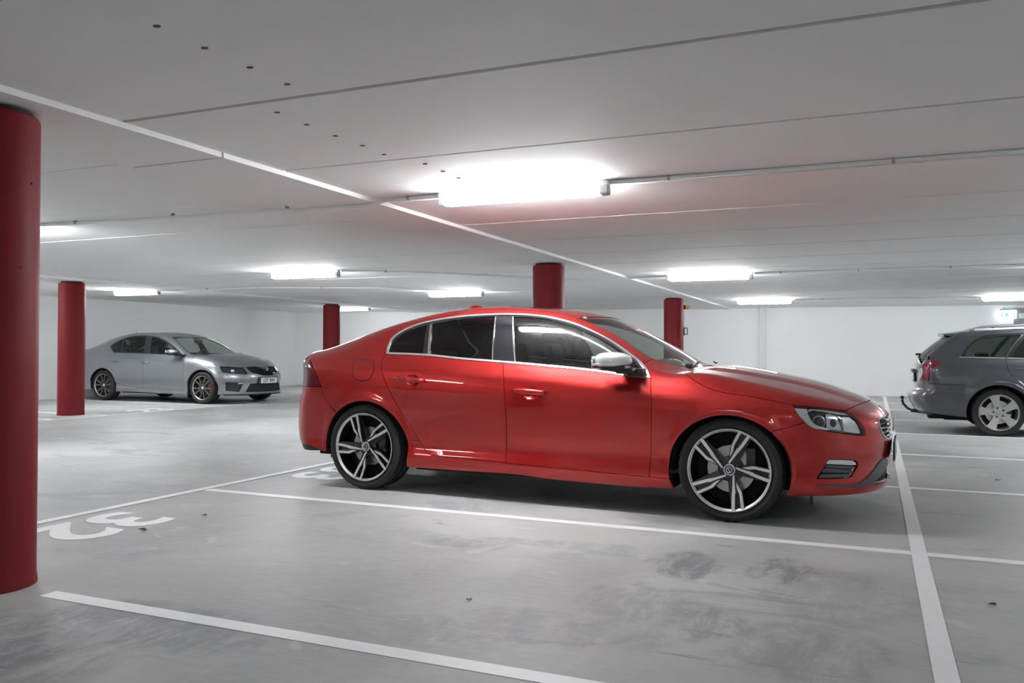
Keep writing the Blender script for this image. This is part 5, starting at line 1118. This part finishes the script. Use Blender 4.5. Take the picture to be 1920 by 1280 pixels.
opt=dict(glass=['glass_rq','glass_r','glass_f'],gpar='qrf',gmat=[M['glassdark2'] if 'glassdark2' in M else glass_mat('tinted rear glass',(.52,.56,.54)),glass_mat('tinted rear door glass',(.52,.56,.54)),M['glassfront']],
 handles=[(.33,.83,'r'),(1.20,.80,'f')],cedge=ced,hdr=np.array([(1.56,-.25,0),(1.575,-.1,0),(1.58,0,0)]),
 roofrear=Lo('T',[(-.03,0),(-.025,-.3)]),wsc=Lo('T',[(2.34,-.45),(2.40,-.25),(2.42,0)]),hoodrear=Lo('T',[(2.44,0),(2.42,-.25),(2.37,-.45),(2.29,-.64)]),
 cowl=[(2.30,0),(2.28,-.3),(2.2,-.55),(2.30,-.64),(2.42,-.45),(2.47,-.25),(2.49,0)],lampmat=M['gloss'],belt_chrome=False)
parts,gb,lg=body(O,sil,OC,SIL,2.677,(.372,.358),.312,opt)
for z in np.linspace(-.40,.40,27):
    if abs(z)<.055: zt=.63
    else: zt=.70-.10*max(0,abs(z)-.2)
    zb_=.565+.16*max(0,abs(z)-.22)
    q=[(z-.0035,zb_),(z+.0035,zb_),(z+.0035,zt-.01),(z-.0035,zt-.01)]
    if abs(z)<.375: panel(O,'grille_bar','F',q,M['gloss'],gb,off=-.010,fold=.015,ins=0,step=.1)
m=MB().lathe([(.031,0),(.040,0),(.042,.006),(.031,.006)],24,'x',(3.515,0,.69),closed=True).obj('bonnet_emblem',M['chrome'],gb,smooth=True)
MB().lathe([(0,0),(.031,0),(.031,.004),(0,.004)],20,'x',(3.515,0,.69)).obj('emblem_disc',M['black'],gb,auto=.6)
MB().box((3.521,0,.69),(.004,.014,.036),.001,Matrix.Rotation(.6,3,'X')).obj('emblem_arrow',M['chrome'],gb)
MB().box((3.50,.245,.60),(.006,.07,.018)).obj('grille_badge',M['plate'],gb)
plate(sil,3.553,.455,'JZP 484',w_=.52)
for f in (0,1):
    panel(O,'splitter_lip','F',[(a,.176) for a in np.linspace(-.98,0,16)]+[(a,.196) for a in np.linspace(0,-.98,16)],M['black'],sil,off=.008,fold=.02,ins=0,flip=f)
    fgs=panel(O,'fog_light','F',[(-.70,.395),(-.60,.40),(-.60,.418),(-.70,.413)],M['lampsilver'],sil,off=-.01,fold=.008,ins=0,flip=f)
    s=1 if f else -1; mirror_unit(sil,1.99 if s<0 else 1.80,.97 if s<0 else .92,1.015 if s<0 else .965,s,SIL)
rw=Lo('T',[(-.80,0),(-.79,-.35),(-.76,-.60),(-.66,-.665),(-.4,-.60),(-.2,-.57),(-.0,-.55),(-.025,-.3),(-.03,0)])
panel(O,'rear_window','T',sym(rw),M['glassdark'],sil,off=-.003,fold=.006,step=.05)
panel(O,'boot_lid','T',sym(Lo('T',[(-1.03,0),(-1.0,-.4),(-.90,-.66),(-.80,-.70),(-.66,-.67),(-.76,-.60),(-.79,-.35),(-.80,0)])),SIL,sil,step=.05)
panel(O,'boot_face','R',sym(Lo('R',[(0,.60),(-.5,.60),(-.62,.74),(-.60,.80),(-.62,.95),(-.62,1.02),(0,1.03)])),SIL,sil,step=.05)
panel(O,'rear_bumper','R',sym(np.vstack([Lo('R',[(0,.59),(-.5,.59),(-.62,.73)]),OC['rbseam'],arch(0,.312,.372,.358,133,197,O,12),Lo('R',[(-.95,.22),(-.6,.20),(0,.20)])])),SIL,sil,step=.05)
for x,ph in ((0,20),(2.677,54)): wheel(sil,x,-.785,.317,-1,ph,'rs',R=.317,rl=.238,W=.225)
for x,ph in ((0,0),(2.677,10)): wheel(sil,x,.785,.317,1,ph,'rs',R=.317,rl=.238,W=.225)
wells(sil,2.677,.312,.368,.54,.875,0,0,0,yw=.74)
interior(sil,1.20,.28,.36,.95,1.98,seatz=.22,half=.63)
MB().tube([(-.0,0,1.40),(-.05,0,1.44)],[.012,.004],8).obj('roof_aerial',M['black'],sil,smooth=True)
MB().box((2.36,-.30,.985),(.05,.55,.012),.004).box((2.36,.30,.985),(.05,.55,.012),.004).obj('wiper',M['black'],sil)
MB().box((1.72,0,1.235),(.05,.20,.07),.02).obj('inner_mirror',M['black'],sil,auto=.7)
# mud flap behind the near front wheel
for s in (-1,1): MB().box((2.677-.375,s*.80,.20),(.03,.17,.20),.008).obj('mud_flap',M['black'],sil)

# ---------------------------------------------------------------- GREY ESTATE
GD=dict(
 w=[(-1.3,.76),(-1.0,.82),(-.6,.862),(-.1,.878),(.6,.88),(1.4,.88),(2.2,.88),(2.7,.872),(3.0,.85),(3.3,.80),(3.6,.72)],
 wg=[(-1.2,.10),(-.8,.04),(-.3,.01),(.2,0),(1.5,0),(3.4,0)],
 zb=[(-1.3,1.01),(-.6,1.005),(0,1.0),(.6,.99),(1.2,.975),(1.8,.95),(2.2,.93),(2.6,.90),(3.0,.86),(3.2,.84),(3.7,.80)],
 lo=[(.08,.16),(.17,.06),(.23,.03),(.30,.025),(.40,.012),(.52,.004),(.62,0)],
 hi=[(-.22,.003),(-.12,.014),(-.05,.04),(0,.07),(.12,.115),(.26,.175),(.38,.245),(.5,.36)],
 flare=[(0,.318,.385,.014,.045),(2.70,.318,.385,.014,.045)],
 zc=[(-1.1,.86),(-1.0,.93),(-.93,1.00),(-.82,1.105),(-.69,1.215),(-.58,1.295),(-.49,1.347),(-.3,1.380),(.1,1.405),(.6,1.42),(1.1,1.415),(1.35,1.39),(1.6,1.315),(1.9,1.20),(2.15,1.09),(2.33,1.00),(2.45,.965),(2.6,.955),(2.9,.92),(3.15,.86),(3.35,.78),(3.48,.71),(3.6,.62)],
 K=[(-1.2,-.2),(-.6,-.14),(-.2,0),(.8,0),(1.3,.10),(1.6,.22),(2.2,.28),(2.6,.1),(3,0),(3.8,0)],
 C=[(-1.2,.03),(-.5,.06),(0,.08),(.6,.09),(1.4,.09),(2.0,.06),(2.5,.06),(3,.10),(3.7,.12)],
 xn=[(.05,3.40),(.12,3.50),(.2,3.53),(.4,3.54),(.55,3.53),(.66,3.50),(.74,3.46),(.82,3.38),(.9,3.25)],
 xr=[(.05,-.7),(.2,-.88),(.27,-.94),(.33,-.98),(.42,-1.025),(.52,-1.02),(.58,-.96),(.64,-.945),(.8,-.945),(.90,-.94),(1.05,-.92),(1.2,-.84),(1.4,-.64)],
 front=(.40,2.8), rear=(.22,3.0), kf=.10, kr=.09,
 kt=[(-1.2,.08),(-.4,.07),(.6,.07),(1.4,.08),(2.2,.06),(2.6,.08),(3.8,.10)],
 z0=.45, xf=2.6, xb=0.0, tbump=[])
G=Shape(GD)

GC={k:np.array(v) for k,v in json.loads('''{"chromeout_up":[[-0.442,-0.798,1.009],[-0.416,-0.777,1.05],[-0.39,-0.759,1.091],[-0.355,-0.739,1.138],[-0.317,-0.724,1.183],[-0.28,-0.712,1.217],[-0.24,-0.7,1.247],[-0.203,-0.691,1.269],[-0.164,-0.685,1.284],[-0.081,-0.679,1.301],[0.002,-0.676,1.31],[0.154,-0.672,1.32],[0.304,-0.668,1.326],[0.733,-0.661,1.331],[0.867,-0.661,1.328],[1.0,-0.662,1.322],[1.084,-0.666,1.314],[1.167,-0.671,1.301],[1.25,-0.679,1.285],[1.334,-0.688,1.265],[1.417,-0.697,1.241],[1.5,-0.708,1.215],[1.601,-0.721,1.181],[1.701,-0.734,1.144],[1.8,-0.747,1.105],[1.884,-0.759,1.069],[1.968,-0.77,1.031],[2.05,-0.78,0.99],[2.091,-0.788,0.967],[2.13,-0.801,0.941],[2.17,-0.817,0.915]],
 "beltx":[[-0.442,-0.8,1.004],[0.081,-0.811,0.998],[0.283,-0.812,0.993],[0.6,-0.813,0.985],[0.8,-0.814,0.98],[1.0,-0.814,0.974],[1.2,-0.814,0.968],[1.367,-0.814,0.961],[1.533,-0.815,0.954],[1.7,-0.816,0.945],[1.857,-0.818,0.935],[2.013,-0.821,0.923],[2.17,-0.82,0.912]],
 "dR":[[0.089,-0.811,0.997],[0.088,-0.829,0.968],[0.088,-0.845,0.94],[0.09,-0.859,0.904],[0.097,-0.868,0.87],[0.11,-0.874,0.834],[0.127,-0.876,0.801],[0.148,-0.878,0.773],[0.171,-0.88,0.748],[0.197,-0.882,0.724],[0.225,-0.883,0.701],[0.34,-0.881,0.68],[0.367,-0.881,0.637],[0.394,-0.88,0.594],[0.42,-0.878,0.55],[0.443,-0.876,0.507],[0.466,-0.873,0.463],[0.49,-0.87,0.42],[0.511,-0.866,0.385],[0.534,-0.862,0.351],[0.56,-0.857,0.32],[0.578,-0.856,0.306],[0.599,-0.855,0.296],[0.62,-0.854,0.285]],
 "dB_lo":[[1.11,-0.815,0.97],[1.13,-0.875,0.8],[1.15,-0.88,0.6],[1.14,-0.854,0.27]],
 "door_lo_r":[[0.62,-0.854,0.285],[0.9,-0.854,0.275],[1.14,-0.854,0.27]],
 "door_lo_f":[[1.14,-0.854,0.27],[1.7,-0.855,0.262],[2.2,-0.854,0.258]],
 "dF":[[2.17,-0.82,0.912],[2.21,-0.878,0.7],[2.22,-0.875,0.5],[2.2,-0.854,0.258]],
 "sill_lo":[[0.43,-0.828,0.18],[0.9,-0.826,0.178],[1.6,-0.825,0.176],[2.3,-0.826,0.176]],
 "wsside":[[1.42,-0.53,1.336],[1.6,-0.565,1.265],[1.8,-0.605,1.175],[2.0,-0.64,1.079],[2.17,-0.67,0.988]],
 "wsbase":[[2.17,-0.67,0.988],[2.26,-0.66,0.96],[2.36,-0.58,0.95]],
 "apseam":[[2.17,-0.67,0.988],[2.13,-0.797,0.945]],
 "hoodside":[[2.27,-0.655,0.959],[2.38,-0.72,0.931],[2.6,-0.755,0.908],[2.85,-0.745,0.872],[3.03,-0.71,0.842]],
 "hoodlamp":[[3.03,-0.71,0.842],[3.16,-0.62,0.817],[3.28,-0.46,0.789]],
 "hoodfront":[[3.28,-0.46,0.789],[3.36,-0.2,0.769],[3.375,0.0,0.764]],
 "lamprear":[[3.06,-0.844,0.615],[3.02,-0.841,0.68],[3.03,-0.71,0.842]],
 "fbseam":[[2.9,-0.869,0.61],[2.98,-0.864,0.612],[3.06,-0.844,0.615]],
 "headlight":[[3.03,-0.71,0.842],[3.16,-0.62,0.817],[3.28,-0.46,0.789],[3.404,-0.55,0.66],[3.361,-0.668,0.6],[3.18,-0.833,0.6],[3.06,-0.844,0.615],[3.02,-0.841,0.68],[3.03,-0.71,0.842]],
 "fog":[[3.318,-0.74,0.4],[3.427,-0.591,0.42],[3.429,-0.592,0.3],[3.316,-0.737,0.3]],
 "grill":[[3.485,0.0,0.665],[3.475,-0.252,0.665],[3.492,-0.316,0.62],[3.522,-0.245,0.54],[3.533,0.0,0.53]],
 "low":[[3.54,0.0,0.4],[3.493,-0.432,0.4],[3.48,-0.48,0.3],[3.491,-0.43,0.23],[3.535,0.0,0.22]],
 "bumplo":[[3.063,-0.789,0.175],[3.157,-0.771,0.175],[3.254,-0.746,0.175],[3.336,-0.694,0.175],[3.396,-0.62,0.175],[3.44,-0.535,0.175],[3.473,-0.447,0.175],[3.497,-0.357,0.175],[3.513,-0.266,0.175],[3.521,-0.176,0.175],[3.524,-0.088,0.175],[3.525,0.0,0.175]],
 "roofseam":[[-0.46,-0.53,1.331],[0.0,-0.565,1.376],[0.6,-0.565,1.39],[1.1,-0.56,1.383],[1.42,-0.53,1.336]],
 "tail":[[-0.913,-0.47,0.685],[-0.91,-0.505,0.776],[-0.896,-0.555,0.858],[-0.871,-0.627,0.904],[-0.824,-0.724,0.943],[-0.774,-0.78,0.968],[-0.716,-0.804,0.97],[-0.665,-0.819,0.953],[-0.663,-0.831,0.925],[-0.689,-0.838,0.899],[-0.741,-0.83,0.878],[-0.773,-0.817,0.851],[-0.79,-0.806,0.805],[-0.796,-0.8,0.745],[-0.801,-0.791,0.693]],
 "tailw":[[-0.912,-0.475,0.686],[-0.908,-0.512,0.776],[-0.895,-0.559,0.857],[-0.869,-0.646,0.867],[-0.859,-0.678,0.814],[-0.869,-0.651,0.766],[-0.894,-0.558,0.71],[-0.897,-0.542,0.687]],
 "rbseam":[[-0.915,-0.461,0.661],[-0.856,-0.679,0.661],[-0.795,-0.8,0.66],[-0.68,-0.856,0.658],[-0.565,-0.865,0.655],[-0.449,-0.871,0.649],[-0.335,-0.875,0.638],[-0.275,-0.884,0.628],[-0.214,-0.887,0.614]],
 "rblo":[[-0.938,-0.407,0.293],[-0.832,-0.744,0.278],[-0.718,-0.825,0.265],[-0.525,-0.84,0.246],[-0.345,-0.851,0.236]],
 "sideline":[[-0.811,-0.805,0.573],[-0.564,-0.863,0.568],[-0.336,-0.882,0.553]],
 "glass_q":[[-0.395,-0.791,1.024],[-0.355,-0.758,1.097],[-0.3,-0.73,1.17],[-0.235,-0.707,1.234],[-0.119,-0.695,1.266],[0.086,-0.685,1.297],[0.276,-0.681,1.306],[0.19,-0.739,1.183],[0.118,-0.78,1.074],[0.087,-0.803,1.013]],
 "gsplit":[[0.089,-0.81,1.0],[0.106,-0.791,1.042],[0.148,-0.765,1.119],[0.214,-0.726,1.215],[0.294,-0.679,1.309]],
 "trunkseam":[[-0.87,-0.288,1.034],[-0.78,-0.222,1.131]],
 "glass_r":[[0.34,-0.679,1.31],[0.6,-0.671,1.32],[1.05,-0.669,1.31],[1.07,-0.807,0.985],[0.6,-0.805,1.0],[0.13,-0.802,1.015],[0.2,-0.765,1.12]],
 "glass_f":[[1.13,-0.67,1.305],[1.25,-0.687,1.27],[1.5,-0.719,1.195],[1.8,-0.759,1.085],[1.98,-0.786,1.0],[2.0,-0.809,0.945],[1.6,-0.807,0.965],[1.13,-0.809,0.98]],
 "door_g":[[0.173,-0.866,0.88],[0.275,-0.867,0.875],[0.274,-0.871,0.853],[0.172,-0.872,0.852]]}''').items()}
GRY=paint('dark grey car paint',(.055,.058,.068),.35,.32)
gry=empty('estate_car',(1.46,13.18,0),0,label='dark grey estate car with roof rails and tow bar at the right edge',cat='car')
Lg=lambda kind,q: G.lift(kind,np.array(q,float))
S_=G
rearq=[]
opt=dict(glass=['glass_q','glass_r','glass_f'],gpar='qrf',gmat=[glass_mat('dark green rear glass',(.22,.25,.23)),glass_mat('dark green rear door glass',(.22,.25,.23)),M['glassfront']],
 handles=[(.28,.865,'r'),(1.22,.85,'f')],
 cedge=np.vstack([Lg('S',[(-.79,.66),(-.79,.85),(-.79,1.03)]),Lg('T',[(-.74,-.66),(-.62,-.60),(-.52,-.55)])]),
 hdr=np.array([(1.475,-.25,0),(1.49,-.1,0),(1.495,0,0)]),
 roofrear=Lg('T',[(-.53,0),(-.52,-.3)]),wsc=Lg('T',[(2.38,-.40),(2.43,-.2),(2.44,0)]),hoodrear=Lg('T',[(2.47,0),(2.45,-.25),(2.40,-.48),(2.33,-.60)]),
 cowl=[(2.33,0),(2.30,-.3),(2.22,-.55),(2.34,-.60),(2.45,-.42),(2.50,-.25),(2.52,0)],lampmat=M['lampgrey'],belt_chrome=True)
parts,gb,lg=body(G,gry,GC,GRY,2.70,(.368,.352),.305,opt)
for z in (.56,.595,.63): panel(G,'grille_bar','F',[(t,z-.005) for t in np.linspace(-.27,.27,12)]+[(t,z+.005) for t in np.linspace(.27,-.27,12)],M['chrome'],gb,off=-.008,fold=.01,ins=0)
plate(gry,3.555,.46,'',w_=.50,band=True)
for f in (0,1):
    P=lambda name,kind,outer,mat,parent=gry,**k: panel(G,name,kind,outer,mat,parent,flip=f,**dict(dict(step=.03),**k))
    P('lamp_clear_section','R',GC['tailw'],M['whitelens'],off=.006,fold=.006)
    # window divider strip, bumper moulding
    gs=S_.par('C',GC['gsplit']); P('pillar_strip','C',np.vstack([gs+[.006,0],gs[::-1]-[.010,0]]),GRY,parts[f][3],off=.004,fold=.008,ins=0)
    sl=G.par('C',GC['sideline']); P('bumper_moulding','C',np.vstack([sl+[0,.010],sl[::-1]-[0,.010]]),M['blade'],off=.006,fold=.008,ins=0)
    s=1 if f else -1
    # roof rail
    y=.555; pts=[(-.33,s*y,1.355),(-.26,s*y,1.383),(-.16,s*y,1.405),(-.02,s*y,1.416),(.3,s*(y+.012),1.428),(.8,s*(y+.012),1.432),(1.1,s*y,1.418),(1.25,s*y,1.39)]
    m=MB(); m.tube(pts,[.008,.016,.020,.020,.020,.020,.018,.008],10); r_=m.obj('roof_rail',M['satin'],gry,smooth=True)
    MB().box((-.15,s*y,1.375),(.20,.035,.05),.012).box((.55,s*(y+.01),1.395),(.10,.035,.05),.01).box((1.15,s*y,1.385),(.16,.035,.05),.012).obj('rail_foot',M['lampsilver'],r_,auto=.8)
    mirror_unit(gry,1.98,.95,1.0,s,GRY)
rwg=Lg('T',[(-.585,0),(-.575,-.35),(-.56,-.50),(-.70,-.56),(-.80,-.60),(-.875,-.58),(-.89,-.3),(-.895,0)])
panel(G,'rear_window','T',sym(rwg),glass_mat('dark tailgate glass',(.10,.11,.10)),gry,off=-.002,fold=.006,step=.05)
tgp=np.vstack([Lg('T',[(-.535,0),(-.525,-.3),(-.52,-.55),(-.62,-.60),(-.74,-.66),(-.80,-.675)]),Lg('R',[(-.72,.95),(-.66,.90),(-.62,.82),(-.60,.69),(0,.66)])])
tg=panel(G,'tailgate','R',sym(np.vstack([Lg('R',[(0,.65),(-.50,.65),(-.795,.66),(-.80,.80),(-.81,.92),(-.80,1.02)]),Lg('T',[(-.87,-.63),(-.895,-.3),(-.90,0)])])),GRY,gry,step=.05,off=-.003)
for s in (0,1): panel(G,'tailgate_frame','T',Lg('T',[(-.52,-.55),(-.555,-.505),(-.70,-.565),(-.80,-.605),(-.88,-.59),(-.875,-.66),(-.80,-.675),(-.74,-.66),(-.62,-.60)]),GRY,tg,flip=s,step=.04,fold=.01)
# roof spoiler
m=MB(); V1=[]
for y in np.linspace(-.53,.53,13):
    k=(y/.53)**2; V1+=[(-.44,y,1.362-.028*k),(-.645+.035*k,y,1.338-.022*k),(-.640+.035*k,y,1.325-.022*k),(-.50,y,1.322-.03*k)]
F1=[]
for i in range(12):
    for a in range(4): F1.append((i*4+a,i*4+(a+1)%4,i*4+4+(a+1)%4,i*4+4+a))
F1+=[(0,1,2,3),(51,50,49,48)]
m.add(V1,F1).obj('roof_spoiler',GRY,tg,auto=.8)
MB().box((-.885,0,1.045),(.085,.10,.03),.012).obj('rear_wiper',M['black'],tg,auto=.8)
MB().box((-.955,0,.815),(.05,.62,.045),.012).obj('tailgate_handle',M['blade'],tg,auto=.8)
plate(tg,-.955,.735,'',yaw=-PI/2,w_=.50)
rb=GC['rbseam'].copy(); rl_=GC['rblo']
rbp=np.vstack([Lg('R',[(0,.645),(-.35,.65)]),rb[1:],arch(0,.305,.368,.352,120,192,G,14),rl_[::-1][1:],Lg('R',[(-.3,.285),(0,.285)])])
panel(G,'rear_bumper','R',sym(rbp),GRY,gry,step=.034)
panel(G,'bumper_sill','R',sym(Lg('R',[(0,.24),(-.35,.24),(-.80,.225),(-.80,.27),(-.35,.29),(0,.29)])),M['black'],gry,off=-.02,step=.05)
th=MB().tube([(-.80,0,.225),(-.95,0,.24),(-1.03,0,.28),(-1.085,0,.345),(-1.10,0,.40)],.018,10); v,F=ellipsoid((-1.10,0,.43),(.026,.026,.028),14,10); th.add(v,F).box((-.93,0,.25),(.12,.07,.05),.012)
th.obj('tow_bar',M['black'],gry,auto=.9)
MB().box((-.62,-.35,.21),(.35,.30,.06),.02).obj('silencer',M['under'],gry)
for x,ph in ((0,31),(2.70,50)): wheel(gry,x,-.755,.305,-1,ph,'five',R=.305,rl=.232,W=.215)
for x,ph in ((0,0),(2.70,10)): wheel(gry,x,.755,.305,1,ph,'five',R=.305,rl=.232,W=.215)
wells(gry,2.70,.305,.362,.52,.845,0,0,0,yw=.72)
interior(gry,1.22,.30,.36,.95,2.0,seatz=.22,half=.63)
MB().tube([(2.40,-.50,.965),(2.36,-.1,.985)],.008,6).obj('wiper',M['black'],gry)
